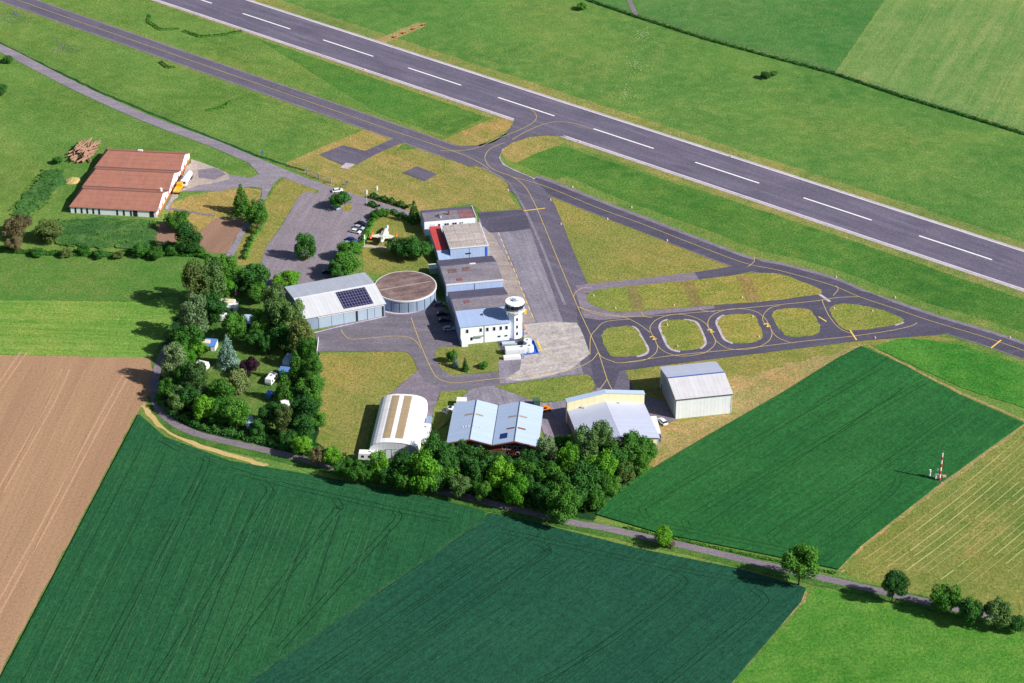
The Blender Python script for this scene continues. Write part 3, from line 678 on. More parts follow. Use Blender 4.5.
# yellow 2-shaped stand numbers on the loops
def digit2(c, ang, h):
    mb = MB(); w = h * .62; t = h * .2
    P = [(-w / 2, h / 2 - t), (-w / 2, h / 2), (w / 2, h / 2), (w / 2, -t * .2), (-w / 2 + t, -h / 2 + t), (w / 2, -h / 2 + t), (w / 2, -h / 2), (-w / 2, -h / 2), (-w / 2, -h / 2 + t), (w / 2 - t, t * .1), (w / 2 - t, h / 2 - t)]
    cr, sr = math.cos(ang), math.sin(ang)
    mb.poly([(c.x + x * cr - y * sr, c.y + x * sr + y * cr, zl(9.2)) for x, y in P])
    me = mb.build('stand_number', Y_LINE2); me['kind'] = 'structure'
    bm = bmesh.new(); bm.from_mesh(me.data); bm.normal_update(); bmesh.ops.triangulate(bm, faces=bm.faces, ngon_method='EAR_CLIP'); bm.to_mesh(me.data); bm.free()
for q in ((653.2, 338.3), (710.8, 331.3), (767, 325.5)):
    digit2(at(*q), .5, 2.5)

# ------------------------------------------------------------------ building materials
M_TERRA = mat_sheet('terracotta_sheet', rgb(166, 112, 96), 0, 1.1, .8, .5, rgb(122, 88, 84), lap=2.2)
M_WHITE = mat_paint('white_render', rgb(238, 243, 252), .7, .14, .5)
M_ORANGEP = mat_paint('orange_plinth', rgb(200, 104, 62), .8, .3)
M_GLASS = mat_plain('dark_glass', (.012, .016, .03, 1), .12, 0, .6)
M_DARKOPEN = mat_plain('dark_opening', (.02, .022, .03, 1), .9)
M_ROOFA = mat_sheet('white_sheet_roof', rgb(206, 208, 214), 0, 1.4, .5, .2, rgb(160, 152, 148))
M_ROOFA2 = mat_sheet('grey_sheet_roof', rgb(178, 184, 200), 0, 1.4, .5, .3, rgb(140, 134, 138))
M_WALLA = mat_sheet('grey_blue_cladding', rgb(138, 156, 182), 0, .8, .5, .2)
M_DOORA = mat_sheet('pale_sliding_door', rgb(166, 184, 202), 0, .5, .5, .15)
M_PV = None
t = NT('solar_cells'); br = t.node('ShaderNodeTexBrick'); br.offset = 0
br.inputs['Scale'].default_value = 1; br.inputs['Mortar Size'].default_value = .1; br.inputs['Brick Width'].default_value = 1.0; br.inputs['Row Height'].default_value = 1.65
br.inputs['Color1'].default_value = (.012, .012, .035, 1); br.inputs['Color2'].default_value = (.02, .018, .05, 1); br.inputs['Mortar'].default_value = (.16, .16, .3, 1)
t.link(t.pos(True), br.inputs['Vector']); M_PV = t.done(br.outputs['Color'], .25)
M_GRAVEL = mat_asphalt('brown_gravel_roof', rgb(88, 68, 70), rgb(136, 116, 112), ang=.4, patch=.16, crack=False, rough=.95)
M_RIM = mat_paint('pale_roof_rim', rgb(214, 216, 222), .6, .15)
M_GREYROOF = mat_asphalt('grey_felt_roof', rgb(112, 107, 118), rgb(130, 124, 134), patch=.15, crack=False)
M_SHADEROOF = mat_asphalt('shade_toned_felt_roof', rgb(80, 78, 98), rgb(92, 88, 110), patch=.15, crack=False)  # grey felt darkened: shade of the far-facing slopes put into its colour
M_BROWNROOF = mat_asphalt('red_brown_felt', rgb(120, 84, 92), rgb(132, 96, 102), patch=.2, crack=False)
M_BEIGE = mat_asphalt('beige_panel_roof', rgb(160, 150, 148), rgb(178, 168, 164), ang=math.radians(10.7), joints=(3, 3), patch=.2, crack=False)
M_RED = mat_sheet('red_sheet_roof', rgb(186, 66, 66), 0, 1.0, .6, .2)
M_BLUEW = mat_sheet('light_blue_cladding', rgb(172, 192, 228), 0, 1.2, .5, .12)
M_BLUER = mat_sheet('light_blue_roof', rgb(160, 180, 216), 0, .8, .45, .2, rgb(150, 150, 160))
M_WHITEARCH = mat_sheet('white_membrane', rgb(236, 236, 238), 1, 5.0, .5, .06, depth=.02)
M_TANPANEL = mat_sheet('tan_skylight_panel', rgb(170, 150, 120), 1, 1.1, .5, .3, rgb(120, 100, 76))
M_TWIN = mat_sheet('pale_blue_sheet_roof', rgb(178, 196, 226), 1, 1.0, .45, .12, rgb(150, 160, 180))
M_TIMBER = mat_sheet('red_brown_timber', rgb(128, 66, 48), 0, .35, .8, .3)
M_H3ROOF = mat_sheet('blue_grey_sheet_roof', rgb(184, 190, 212), 1, 1.2, .5, .14, rgb(140, 140, 150))
M_H3WALL = mat_sheet('grey_cladding', rgb(150, 156, 170), 1, 1.0, .6, .2)
M_CREAM = mat_sheet('cream_cladding', rgb(232, 222, 180), 0, 2.2, .6, .1)
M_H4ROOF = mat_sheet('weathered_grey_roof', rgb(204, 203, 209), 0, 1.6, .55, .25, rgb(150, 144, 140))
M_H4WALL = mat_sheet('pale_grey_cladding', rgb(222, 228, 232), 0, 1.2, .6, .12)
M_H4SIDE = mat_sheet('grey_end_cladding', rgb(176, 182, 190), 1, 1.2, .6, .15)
M_BLUEL = mat_plain('blue_ridge_cap', rgb(70, 100, 170), .5)
M_METAL = mat_plain('grey_steel', rgb(150, 152, 158), .4, .5)
M_DGREY = mat_plain('dark_grey_steel', rgb(70, 72, 78), .5)
M_BLUE = mat_plain('bright_blue_paint', rgb(50, 100, 190), .5)
M_YEL = mat_plain('yellow_paint', rgb(246, 200, 30), .5)
M_ORG = mat_plain('orange_paint', rgb(236, 130, 40), .5)
M_REDP = mat_plain('red_paint', rgb(214, 50, 30), .5)
M_WHP = mat_plain('white_paint', rgb(236, 236, 238), .4)
M_GRNP = mat_plain('dark_green_paint', rgb(60, 92, 84), .6)
M_TYRE = mat_plain('tyre_rubber', (.015, .015, .016, 1), .9)

def window(parent, x0, x1, z0, z1, y=0, depth=.06, framemat=None):
    """window on a wall facing -y at y; frame with a pane as its child"""
    f = MB(); t = .12
    f.box(x0 - t, x1 + t, y - depth, y - .003, z0 - t, z0).box(x0 - t, x1 + t, y - depth, y - .003, z1, z1 + t)
    f.box(x0 - t, x0, y - depth, y - .003, z0 + .001, z1 - .001).box(x1, x1 + t, y - depth, y - .003, z0 + .001, z1 - .001)
    w = f.build('window', framemat or M_RIM, parent)
    MB().box(x0 + .001, x1 - .001, y - depth * .4, y - .006, z0 + .001, z1 - .001).build('pane', M_GLASS, w)
    return w

def frame_of(a, b):
    """origin and rotation from two surveyed front corners"""
    p, q = at(*a), at(*b); return p, math.atan2(q.y - p.y, q.x - p.x), (q - p).length

# ---- barn
o, rz, L = frame_of((71, 213), (157, 217.6)); L = 33.8
barn = thing('barn', 'long farm barn with three parallel brick red roofs and white walls beside the yard', 'barn', o, rz)
D = 17.3; wall = MB()
for i in range(3):
    y = i * D
    wall.box(0, L - .01, y + .002, y + D - .002, 0, 2.65)
    wall.prism([(y + .004, 2.66), (y + D - .3, 2.66), (y + D / 2 + .6, 5.85), (y + .3, 2.8)], 3.2, L)
wall.build('wall', M_WHITE, barn)
MB().box(L + .005, L + .15, .3, 3 * D - .3, 0, .8).build('plinth', M_ORANGEP, barn)
for i in range(3):
    y = i * D; r = MB()
    e = .35 if i == 0 else -.15
    # front and back slope with clipped (half hip) west end
    yr = y + D / 2 + .6
    hip = 2.8
    A0, A1 = (-.4, y - e, 2.72), (L + .5, y - e, 2.72); B0, B1 = (hip, yr, 5.95), (L + .5, yr, 5.95); C0, C1 = (-.4, y + D - .25, 2.9), (L + .5, y + D - .25, 2.9)
    dz = .16
    up = lambda p: (p[0], p[1], p[2] + dz)
    r.poly([up(A0), up(A1), up(B1), up(B0)]).poly([up(B0), up(B1), up(C1), up(C0)]).poly([up(C0), up(A0), up(B0)])
    r.poly([A0, A1, B1, B0][::-1]).poly([B0, B1, C1, C0][::-1]).poly([C0, A0, B0][::-1])
    r.poly([A0, A1, up(A1), up(A0)]).poly([A1, B1, up(B1), up(A1)]).poly([B1, C1, up(C1), up(B1)]).poly([C1, C0, up(C0), up(C1)]).poly([C0, A0, up(A0), up(C0)])
    rf = r.build('roof', M_TERRA, barn)
    MB().box(hip, L + .45, yr - .18, yr + .18, 6.06, 6.2).build('ridge', mat_plain('ridge_tile', rgb(128, 84, 74), .8), rf)
for i in (1, 2):
    MB().box(-.3, L + .3, i * D - .5, i * D + .25, 3.0, 3.1).build('gutter', M_DGREY, barn)
xs = [1.6, 4.0, 6.2, 8.6, 10.9, 18.0, 20.6, 23.4]
for x in xs: MB().box(x, x + (.7), -.05, -.004, .15, 2.35).build('door', M_DARKOPEN, barn)
for x in (24.2, 30.6): MB().box(x + .4, x + 2.1, -.05, -.004, .05, 2.5).build('gate_opening', M_DARKOPEN, barn)
for k in range(10):
    y = 3 + k * 4.9
    MB().box(L + .004, L + .06, y, y + 1.2, .9, 2.3).build('window', M_ORANGEP if k % 2 else M_GLASS, barn)
for k, (x, y, zz) in enumerate(((14.5, 46, 5.4), (19, 27, 5.2))):
    MB().box(x, x + 1.8, y - .6, y + .5, zz - .1, zz + .55).build('roof_light', M_RIM, barn)
MB().cyl(L - 1.5, 13.5, 3, 5.8, .5, n=10).build('silo_pipe', M_WHP, barn)

# ---- hangar A (solar)
o, rz, L = frame_of((305.4, 331), (385, 316)); L = 29.2; D = 23.8
ha = thing('solar_hangar', 'pale sheet metal hangar with a dark block of solar panels on its roof', 'hangar', o, rz)
MB().prism([(0, 0), (D, 0), (D, 5.0), (D / 2, 6.55), (0, 5.0)], 0, L).build('wall', M_WALLA, ha)
def slab(mb, y0, z0, y1, z1, x0, x1, t=.18, axis='x'):
    dy, dz = y1 - y0, z1 - z0; n = math.hypot(dy, dz); ny, nz = -dz / n * t, dy / n * t
    mb.prism([(y0, z0), (y1, z1), (y1 + ny, z1 + nz), (y0 + ny, z0 + nz)], x0, x1, axis)
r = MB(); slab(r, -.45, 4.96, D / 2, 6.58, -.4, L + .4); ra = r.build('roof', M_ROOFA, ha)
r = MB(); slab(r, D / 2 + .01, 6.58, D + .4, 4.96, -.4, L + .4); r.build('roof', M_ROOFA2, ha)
MB().box(-.4, L + .4, D / 2 - .25, D / 2 + .25, 6.76, 6.83).build('ridge', M_RIM, ra)
r = MB(); sl = 1.62 / (D / 2 + .45)
slab(r, .9, 5.2 + sl * 1.35 + .02, 10.9, 5.2 + sl * 11.35 + .02, .5 * L, .87 * L, .08); r.build('solar_array', M_PV, ha)
for x0, x1 in ((5, 9.5), (9.6, 14), (14.1, 18.4)): MB().box(x0, x1 - .05, -.14, -.02, .1, 4.3).build('sliding_door', M_DOORA, ha)
for x0, x1 in ((19.2, 22.4), (22.8, 25.3), (25.4, 28)): MB().box(x0, x1 - .05, -.14, -.02, .1, 4.3).build('sliding_door', M_DOORA, ha)
MB().box(18.42, 19.15, -.1, -.02, .1, 4.4).build('dark_door_gap', M_DARKOPEN, ha)
MB().box(28.1, 28.7, -.1, -.02, .1, 4.4).build('dark_door_gap', M_DARKOPEN, ha)
MB().box(4.6, 28.8, -.35, -.145, 4.4, 4.62).build('door_rail', M_RIM, ha)
sheet('concrete_apron_edge', [(312, 333), (345, 325), (386, 316.3), (386.3, 317), (345.6, 325.9), (312.4, 333.9)], zl(5), A_EDGE)

# ---- round hangar
ctr = at(405.5, 286, 4.9); rh = thing('round_hangar', 'round hangar with brown gravel roof, white rim and grey blue panels', 'hangar', (ctr.x, ctr.y, 0), 0)
R0 = 10.9
MB().cyl(0, 0, 0, 4.5, R0 - .15, n=64).build('wall', mat_plain('blue_grey_wall', rgb(120, 136, 160), .6), rh)
m = MB()
for k in range(22):
    a = 2 * PI * k / 22; b = 2 * PI * (k + .9) / 22
    for q0, q1 in ((a, (a + b) / 2), ((a + b) / 2, b)):
        P = [((R0 + .02) * math.cos(q0), (R0 + .02) * math.sin(q0)), ((R0 + .02) * math.cos(q1), (R0 + .02) * math.sin(q1))]
        m.poly([(*P[0], .1), (*P[1], .1), (*P[1], 4.1), (*P[0], 4.1)])
for k in range(22):
    a = 2 * PI * k / 22; b = 2 * PI * (k + .9) / 22
    mm = MB()
    pts = [a + (b - a) * i / 3 for i in range(4)]
    for i in range(3):
        q0, q1 = pts[i], pts[i + 1]
        c0, s0, c1, s1 = math.cos(q0), math.sin(q0), math.cos(q1), math.sin(q1)
        ro, ri = R0 + .06, R0 - .1
        mm.poly([(ro * c0, ro * s0, .1), (ro * c1, ro * s1, .1), (ro * c1, ro * s1, 4.1), (ro * c0, ro * s0, 4.1)])
        mm.poly([(ro * c0, ro * s0, 4.1), (ro * c1, ro * s1, 4.1), (ri * c1, ri * s1, 4.1), (ri * c0, ri * s0, 4.1)])
    mm.build('door_panel', M_WALLA, rh)
m = MB(); m.cyl(0, 0, 4.4, 4.95, R0 + .25, n=72); rr = m.build('roof_rim', M_RIM, rh)
m = MB(); m.cyl(0, 0, 4.96, 5.02, R0 - .15, n=72); m.build('gravel_roof', M_GRAVEL, rh)
m = MB(); m.box(-9.5, 9.5, -.12, .12, 5.02, 5.1, rot=.35); m.build('roof_seam', mat_plain('roof_seam_bitumen', rgb(170, 158, 156), .8), rh)
line('concrete_apron_edge', [[(373, 306), (385, 311.5), (400, 314), (416, 312), (430, 306), (438, 298)]], .7, zl(5), A_EDGE)

# ---- terminal row (local frame: x across, y away)
RO = at(460.8, 345); RRZ = math.atan2(17, 90)
def rowloc(x, y): return (RO.x + x * math.cos(RRZ) - y * math.sin(RRZ), RO.y + x * math.sin(RRZ) + y * math.cos(RRZ), 0)
# tower building
tb = thing('office_building', 'white two storey office with light blue roof attached to the control tower', 'building', rowloc(0, 0), RRZ)
MB().box(0, 17.0, 0, 9.6, 0, 6.9).build('wall', M_WHITE, tb)
MB().box(-.06, -.004, .1, 9.5, .2, 6.7).build('side_cladding', M_BLUEW, tb)
r = MB(); slab(r, -.25, 6.92, 9.6, 7.9, -.25, 17.1, .2); r.build('roof', M_BLUER, tb)
for x in (2.3, 7.0, 9.3, 11.7, 14.0, 16.0): window(tb, x - .42, x + .42, 4.5, 5.9)
for x in (1.1, 3.7): window(tb, x - .4, x + .4, 1.4, 2.7)
for x in (13.4, 15.8): window(tb, x - .5, x + .5, 1.7, 2.3)
MB().box(8.15, 8.3, -.14, -.004, .1, 6.8).build('downpipe', M_METAL, tb)
MB().box(4.6, 8, -.9, -.004, 3.0, 3.1).build('canopy', M_METAL, tb)
MB().box(8.2, 8.9, 5.5, 6.2, 7.45, 8.1).build('roof_vent', M_DGREY, tb)
MB().box(0.1, 2.2, -1.6, -.004, 0, 2.6).build('porch', M_WHITE, tb)
# hall 7
def hall(name, label, y0, y1, zf, zr, zn, yr, near_mat, W=20.0, sky=()):
    h = thing(name, label, 'hall', rowloc(0, y0), RRZ)
    D = y1 - y0; r_ = yr - y0
    MB().prism([(0, 0), (D, 0), (D, zf), (r_, zr), (0, zn)], 0, W).build('wall', M_BLUEW, h)
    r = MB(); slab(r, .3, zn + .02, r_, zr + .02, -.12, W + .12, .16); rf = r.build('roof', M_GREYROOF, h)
    r = MB(); slab(r, r_ + .01, zr + .02, D + .2, zf + .02, -.12, W + .12, .16); r.build('rear_roof', M_SHADEROOF, h)  # slope turned from the sun, its shade painted in as a darker tone
    MB().box(-.15, W + .15, -.15, .28, zn - .05, zn + .45).build('parapet', M_RIM, h)
    MB().box(W / 2 - .08, W / 2 + .08, -.12, -.004, .1, zn - .1).build('downpipe', M_METAL, h)
    for (x, y, w, d, mt) in sky:
        z = zn + (zr - zn) * (y / r_) + .2
        MB().box(x, x + w, y, y + d, z - .2, z + .12).build('roof_patch', mt, rf)
    MB().box(-.08, -.004, 2, D - 2, .4, zf - .4).build('side_cladding', M_METAL, h)
    return h
hall('hall', 'grey roofed hall directly behind the white tower office', 9.8, 27.9, 5.3, 7.4, 7.1, 18.9, M_BLUEW, sky=((4, 5.5, 1.8, 2.2, M_BROWNROOF),))
hall('hall', 'grey roofed hall with small reddish roof patch, second from the tower office', 30.2, 52.4, 5.0, 7.3, 6.9, 43.6, M_BLUEW, W=20.3, sky=((4.2, 2.2, 2, 1.8, mat_plain('rust_patch', rgb(140, 80, 80), .9)), (2.2, 8, 3, 3, M_GRAVEL), (7.5, 8.5, 3, 3, M_GRAVEL), (10.6, 13.0, 2.2, .8, M_RIM)))
# beige hall
bh = thing('hall', 'flat beige roofed hall with light blue front beside the narrow red roof', 'hall', rowloc(6.1, 59), RRZ)
MB().box(0, 14.1, 0, 18.6, 0, 5.9).build('wall', M_BLUEW, bh)
MB().box(-.15, 14.25, -.2, 18.6, 5.92, 6.15).build('roof_edge', M_RIM, bh)
MB().box(0.1, 14.0, .25, 18.5, 6.152, 6.22).build('roof', M_BEIGE, bh)
MB().box(5.6, 7.6, -.1, -.004, 3.2, 3.7).build('wall_vent', M_DARKOPEN, bh)
MB().box(7.0, 7.1, -.08, -.004, .1, 5.8).build('downpipe', M_METAL, bh)
MB().box(13.0, 13.8, -.14, -.004, .1, 5.5).build('corner_panel', M_BLUE, bh)
# red annex
ra_ = thing('annex', 'narrow annex with a bright red roof between lawn and beige hall', 'annex', rowloc(1.6, 60.5), RRZ)
MB().box(0, 4.3, 0, 20.5, 0, 3.6).build('wall', M_BLUEW, ra_)
r = MB(); slab(r, 2.2, 3.75, 20.6, 4.2, -.12, 4.2, .14); r.build('roof', M_RED, ra_)
r = MB(); slab(r, -3.4, 2.6, 2.15, 3.72, -.1, 4.3, .12); r.build('porch_roof', M_BLUER, ra_)
MB().box(.1, 4.2, -3.2, -.01, 0, 2.55).build('porch', M_BLUEW, ra_)
# north building
nb = thing('office_building', 'white office block with grey flat roof at the far end of the row', 'building', rowloc(0, 82.3), RRZ)
MB().box(0, 19.6, 0, 9.8, 0, 5.7).build('wall', M_WHITE, nb)
MB().box(-.06, -.004, .1, 9.7, .2, 5.5).build('side_cladding', M_BLUEW, nb)
MB().box(.15, 13.6, .2, 7.4, 5.702, 5.86).build('roof', M_GREYROOF, nb)
MB().box(13.65, 19.4, .2, 7.4, 5.702, 5.87).build('roof', M_BROWNROOF, nb, label='red brown right end of the flat roof')
MB().box(.1, 19.5, 7.45, 9.7, 5.702, 5.84).build('rear_roof', M_SHADEROOF, nb)
MB().box(19.61, 19.85, -.1, 9.9, 0, 6.1).build('end_parapet', M_RIM, nb)
for x in (5.6, 8.0, 8.9, 11.0, 11.9): window(nb, x - .38, x + .38, 3.6, 4.5)
for x in (13.6, 14.4): window(nb, x - .28, x + .28, 3.9, 4.4)
MB().box(2.2, 4.0, -.06, -.004, 2.6, 4.6).build('door', M_RIM, nb)
MB().box(9.6, 10.2, 4.0, 4.6, 5.86, 7.3).build('chimney', mat_plain('chimney_brick', rgb(110, 70, 62), .9), nb)
MB().box(5.4, 6.1, 3.2, 3.9, 5.86, 6.6).build('roof_vent', M_DGREY, nb)
MB().cyl(6.6, 2.2, 5.86, 6.6, .25).build('roof_vent', M_RIM, nb)
# little hut and pipe behind the row
hut = thing('shed', 'small pale green shed by the hedge between lawn and grey halls', 'shed', rowloc(-2.6, 52), RRZ)
MB().box(0, 2.4, 0, 3, 0, 2.2).build('wall', mat_paint('pale_green_wall', rgb(176, 196, 184), .7), hut)
r = MB(); slab(r, -.2, 2.22, 3.2, 2.5, -.2, 2.6, .12); r.build('roof', mat_paint('pale_shed_roof', rgb(190, 204, 192), .7), hut)

# control tower
tw = thing('control_tower', 'white control tower with dark glass cab at the corner of the office', 'control tower', rowloc(19.4, 2.6), RRZ)
TA = PI / 8 + .15
MB().cyl(0, 0, 0, 10.6, 2.55, n=8, a0=TA).build('shaft', M_WHITE, tw)
MB().cyl(0, 0, 10.61, 11.0, 3.6, n=16, a0=TA).build('balcony', M_RIM, tw)
b_ = MB()
for k in range(16):
    a = TA + 2 * PI * k / 16; b_.cyl(3.5 * math.cos(a), 3.5 * math.sin(a), 11.0, 12.0, .035, n=5)
for zz in (11.5, 11.95):
    P = [(3.5 * math.cos(TA + 2 * PI * k / 16), 3.5 * math.sin(TA + 2 * PI * k / 16), zz) for k in range(17)]; b_.tube(P, [.03] * 17, 5)
b_.build('railing', M_METAL, tw)
MB().cyl(0, 0, 11.01, 11.4, 2.75, 2.85, n=16, a0=TA).build('cab_base', M_WALLA, tw)
cab = MB().cyl(0, 0, 11.41, 13.5, 2.85, 3.35, n=16, a0=TA).build('cab_glass', M_GLASS, tw)
mm = MB()
for k in range(16):
    a = TA + 2 * PI * k / 16
    mm.tube([(2.88 * math.cos(a), 2.88 * math.sin(a), 11.41), (3.38 * math.cos(a), 3.38 * math.sin(a), 13.5)], [.06, .06], 4)
mm.build('mullions', M_DGREY, cab)
rf = MB().cyl(0, 0, 13.51, 13.95, 3.42, 3.3, n=16, a0=TA).build('cab_roof', mat_paint('cab_roof_white', rgb(240, 244, 250), .5, .12), tw)
MB().cyl(-.2, .3, 13.96, 14.4, .9, .8, n=8).build('roof_hatch', M_WALLA, rf)
mm = MB()
for (x, y, h) in ((-1.3, .8, 1.8), (1.0, -.4, 1.2), (-.9, -1.1, 2.4), (.6, 1.5, 1.4)): mm.cyl(x, y, 13.96, 13.96 + h, .04, n=5)
mm.box(-1.9, -.4, .7, .8, 14.6, 14.7).box(.2, 1.2, -.9, -.8, 14.4, 14.5); mm.build('antennas', M_DGREY, rf)
def facet(k, rad, z0, z1, wd, du=0):
    a = TA + 2 * PI * (k + .5) / 8; ap = rad * math.cos(PI / 8)
    n = Vector((math.cos(a), math.sin(a))); tt = Vector((-n.y, n.x))
    c = n * (ap + .03) + tt * du; P = [c - tt * wd / 2, c + tt * wd / 2]
    Q = [p - n * .02 for p in P]
    m = MB(); i = [(*P[0], z0), (*P[1], z0), (*P[1], z1), (*P[0], z1)]
    j = [(*Q[0], z0), (*Q[1], z0), (*Q[1], z1), (*Q[0], z1)]
    m.poly(i).poly(j[::-1])
    for q in range(4): w = (q + 1) % 4; m.poly([i[q], j[q], j[w], i[w]])
    return m
for k in (5, 6):
    for z in (1.6, 4.3, 7.2): facet(k, 2.55, z, z + 1.2, .7).build('window', M_GLASS, tw)
sgn = MB().box(3.1, 3.9, -1.2, -.5, 9.0, 10.6).build('sign_board', M_YEL, tw, label='yellow board on the side of the tower')

# ---- arched hangar
o = at(369.2, 458); arz = -math.atan2(1.9, 25)
ah = thing('arched_hangar', 'white arched hangar with two long tan skylight strips', 'hangar', o, arz)
W, D = 15.4, 29.0
prof = []
N = 14
for i in range(N + 1):
    a = PI * i / N; ca = math.cos(a); sa = math.sin(a)
    x = W / 2 - W / 2 * (abs(ca) ** .72) * (1 if ca > 0 else -1); z = 2.7 + 3.5 * (sa ** .85)
    prof.append((x, z))
outer = [(0, 0)] + prof + [(W, 0)]
m = MB(); n = len(outer)
for i in range(n - 1):
    (x0, z0), (x1, z1) = outer[i], outer[i + 1]
    m.poly([(x0, .0, z0), (x1, .0, z1), (x1, D, z1), (x0, D, z0)])
m.poly([(x, D, z) for x, z in outer])
m.build('arched_roof', M_WHITEARCH, ah)
MB().poly([(x * .985 + .11, .12, z * .975) for x, z in outer]).build('front_wall', mat_sheet('white_front_cladding', rgb(222, 224, 230), 0, 1.2, .5, .12), ah)
def zat(x):
    for i in range(len(prof) - 1):
        if prof[i][0] <= x <= prof[i + 1][0]:
            t = (x - prof[i][0]) / (prof[i + 1][0] - prof[i][0]); return prof[i][1] + t * (prof[i + 1][1] - prof[i][1])
    return 3
for xa, xb in ((4.1, 6.5), (8.1, 10.6)):
    q = MB(); K = 5
    for i in range(K):
        x0 = xa + (xb - xa) * i / K; x1 = xa + (xb - xa) * (i + 1) / K
        za, zb = zat(x0) + .07, zat(x1) + .07
        q.poly([(x0, 2.6, za), (x1, 2.6, zb), (x1, D - 1.0, zb), (x0, D - 1.0, za)])
    q.build('skylight_strip', M_TANPANEL, ah)
dr = MB().box(5.4, 9.0, -.02, .1, .05, 3.6).build('door', M_H4WALL, ah)
MB().box(7.15, 7.25, -.06, -.021, .1, 3.55).box(5.35, 5.42, -.06, -.021, .1, 3.7).box(9.0, 9.07, -.06, -.021, .1, 3.7).box(5.43, 8.99, -.06, -.021, 3.6, 3.7).build('door_frame', M_DGREY, dr)

# ---- twin hangars
o = at(447.6, 442.5, 5); tz = math.atan2(-2.24, 27.97); tl = (o.x, o.y, 0)
th = thing('twin_gabled_hangar', 'pale blue double gabled hangar with brown timber front above the trees', 'hangar', tl, tz)
W, D = 28.3, 22.8
MB().prism([(0, 0), (W, 0), (W, 4.9), (21.1, 6.7), (14.15, 4.9), (7, 6.7), (0, 4.9)], .9, D - .1, 'y').build('wall', M_TIMBER, th)
for x0, z0, x1, z1 in ((-.3, 4.92, 7.0, 6.75), (7.01, 6.75, 14.1, 4.95), (14.15, 4.95, 21.1, 6.75), (21.11, 6.75, 28.7, 4.9)):
    r = MB(); slab(r, x0, z0, x1, z1, -.3, D + .3, .16, 'y'); rf = r.build('roof', M_TWIN, th)
    if x0 > 0 and x0 < 8 or x0 > 21: pass
for x in (7.0, 21.1):
    MB().box(x - .14, x + .14, -.3, D + .3, 6.9, 6.97).build('ridge', M_DGREY, th)
MB().box(14.02, 14.22, -.3, D + .3, 5.13, 5.18).build('valley_gutter', M_DGREY, th)
def roofz(x):
    xs = [(-.3, 4.92), (7.0, 6.75), (14.1, 4.95), (21.1, 6.75), (28.7, 4.9)]
    for (a, za), (b, zb) in zip(xs, xs[1:]):
        if a <= x <= b: return za + (zb - za) * (x - a) / (b - a) + .2
for xc in (7.0, 21.1):
    for yy, mt in ((14.2, M_TANPANEL), (7.2, M_TIMBER if xc > 10 else M_RIM)):
        for s in (-1, 1):
            m = MB(); xa, xb = xc + s * .5, xc + s * 3.0
            xa, xb = min(xa, xb), max(xa, xb)
            za, zb = roofz(xa) + .02, roofz(xb) + .02
            if yy > 10 or xc > 10: m.poly([(xa, yy, za), (xb, yy, zb), (xb, yy + .8, zb), (xa, yy + .8, za)])
            else:
                for q in range(3):
                    x = xa + q * .9; z = roofz(x) + .03; m.box(x, x + .35, yy, yy + .6, z - .1, z + .12)
            m.build('roof_light', mt, th)
m = MB(); m.poly([(16.3, 2.2, roofz(16.3) + .05), (18.6, 2.2, roofz(18.6) + .05), (18.6, 5.2, roofz(18.6) + .05), (16.3, 5.2, roofz(16.3) + .05)]); m.build('solar_panel', mat_plain('solar_blue', rgb(24, 54, 110), .2), th)
for x in (3.5, 5.1, 8.6, 10.2, 17.8, 19.4, 21.2, 22.8, 24.4):
    window(th, x - .5, x + .5, 2.9, 4.1, .9)
for x in (4.4, 9.2, 18.6, 22.0, 24.6):
    window(th, x - .5, x + .5, .8, 1.9, .9)
for a, b in ((0, 14.1), (14.2, 28.3)):
    m = MB(); c_ = (a + b) / 2
    for x0, z0, x1, z1 in ((a, 4.9, c_, 6.6), (c_, 6.6, b, 4.9)):
        m.prism([(x0, z0 - .35), (x1, z1 - .35), (x1, z1), (x0, z0)], -.32, -.2, 'y')
    m.build('bargeboard', M_TIMBER, th)

# ---- hangar 3 (cream parapet)
o = at(568.3, 410.7, 5); r_ = at(643, 403, 5); hz = math.atan2(r_.y - o.y, r_.x - o.x)
h3 = thing('parapet_hangar', 'blue grey gabled hangar with tall cream parapet at its far end', 'hangar', (o.x, o.y, 0), hz)
W = 24.8
MB().prism([(0, 0), (W, 0), (W, 4.9), (12.2, 6.9), (0, 4.9)], -20.8, 0, 'y').build('wall', M_H3WALL, h3)
for x0, z0, x1, z1 in ((-.3, 4.88, 12.2, 6.93), (12.21, 6.93, W + .3, 4.88)):
    r = MB(); slab(r, x0, z0, x1, z1, -21.2, -.01, .16, 'y'); r.build('roof', M_H3ROOF, h3)
MB().prism([(-.4, 0), (W + .4, 0), (W + .4, 8.3), (12.2, 10.2), (-.4, 8.3)], .01, 1.9, 'y').build('parapet', M_CREAM, h3)
m = MB(); slab(m, -.6, 8.3, 12.2, 10.22, -.15, 2.1, .15, 'y'); slab(m, 12.21, 10.22, W + .6, 8.3, -.15, 2.1, .15, 'y'); m.build('parapet_cap', M_TWIN, h3)
for x in (5, 16.5): MB().box(x, x + .4, -1.2, -.8, 6, 7.2).build('vent_pipe', M_RIM, h3)
m = MB(); m.prism([(0.5, .1), (W - .5, .1), (W - .5, 4.2), (.5, 4.2)], -20.95, -20.81, 'y'); m.build('near_cladding', M_CREAM, h3)

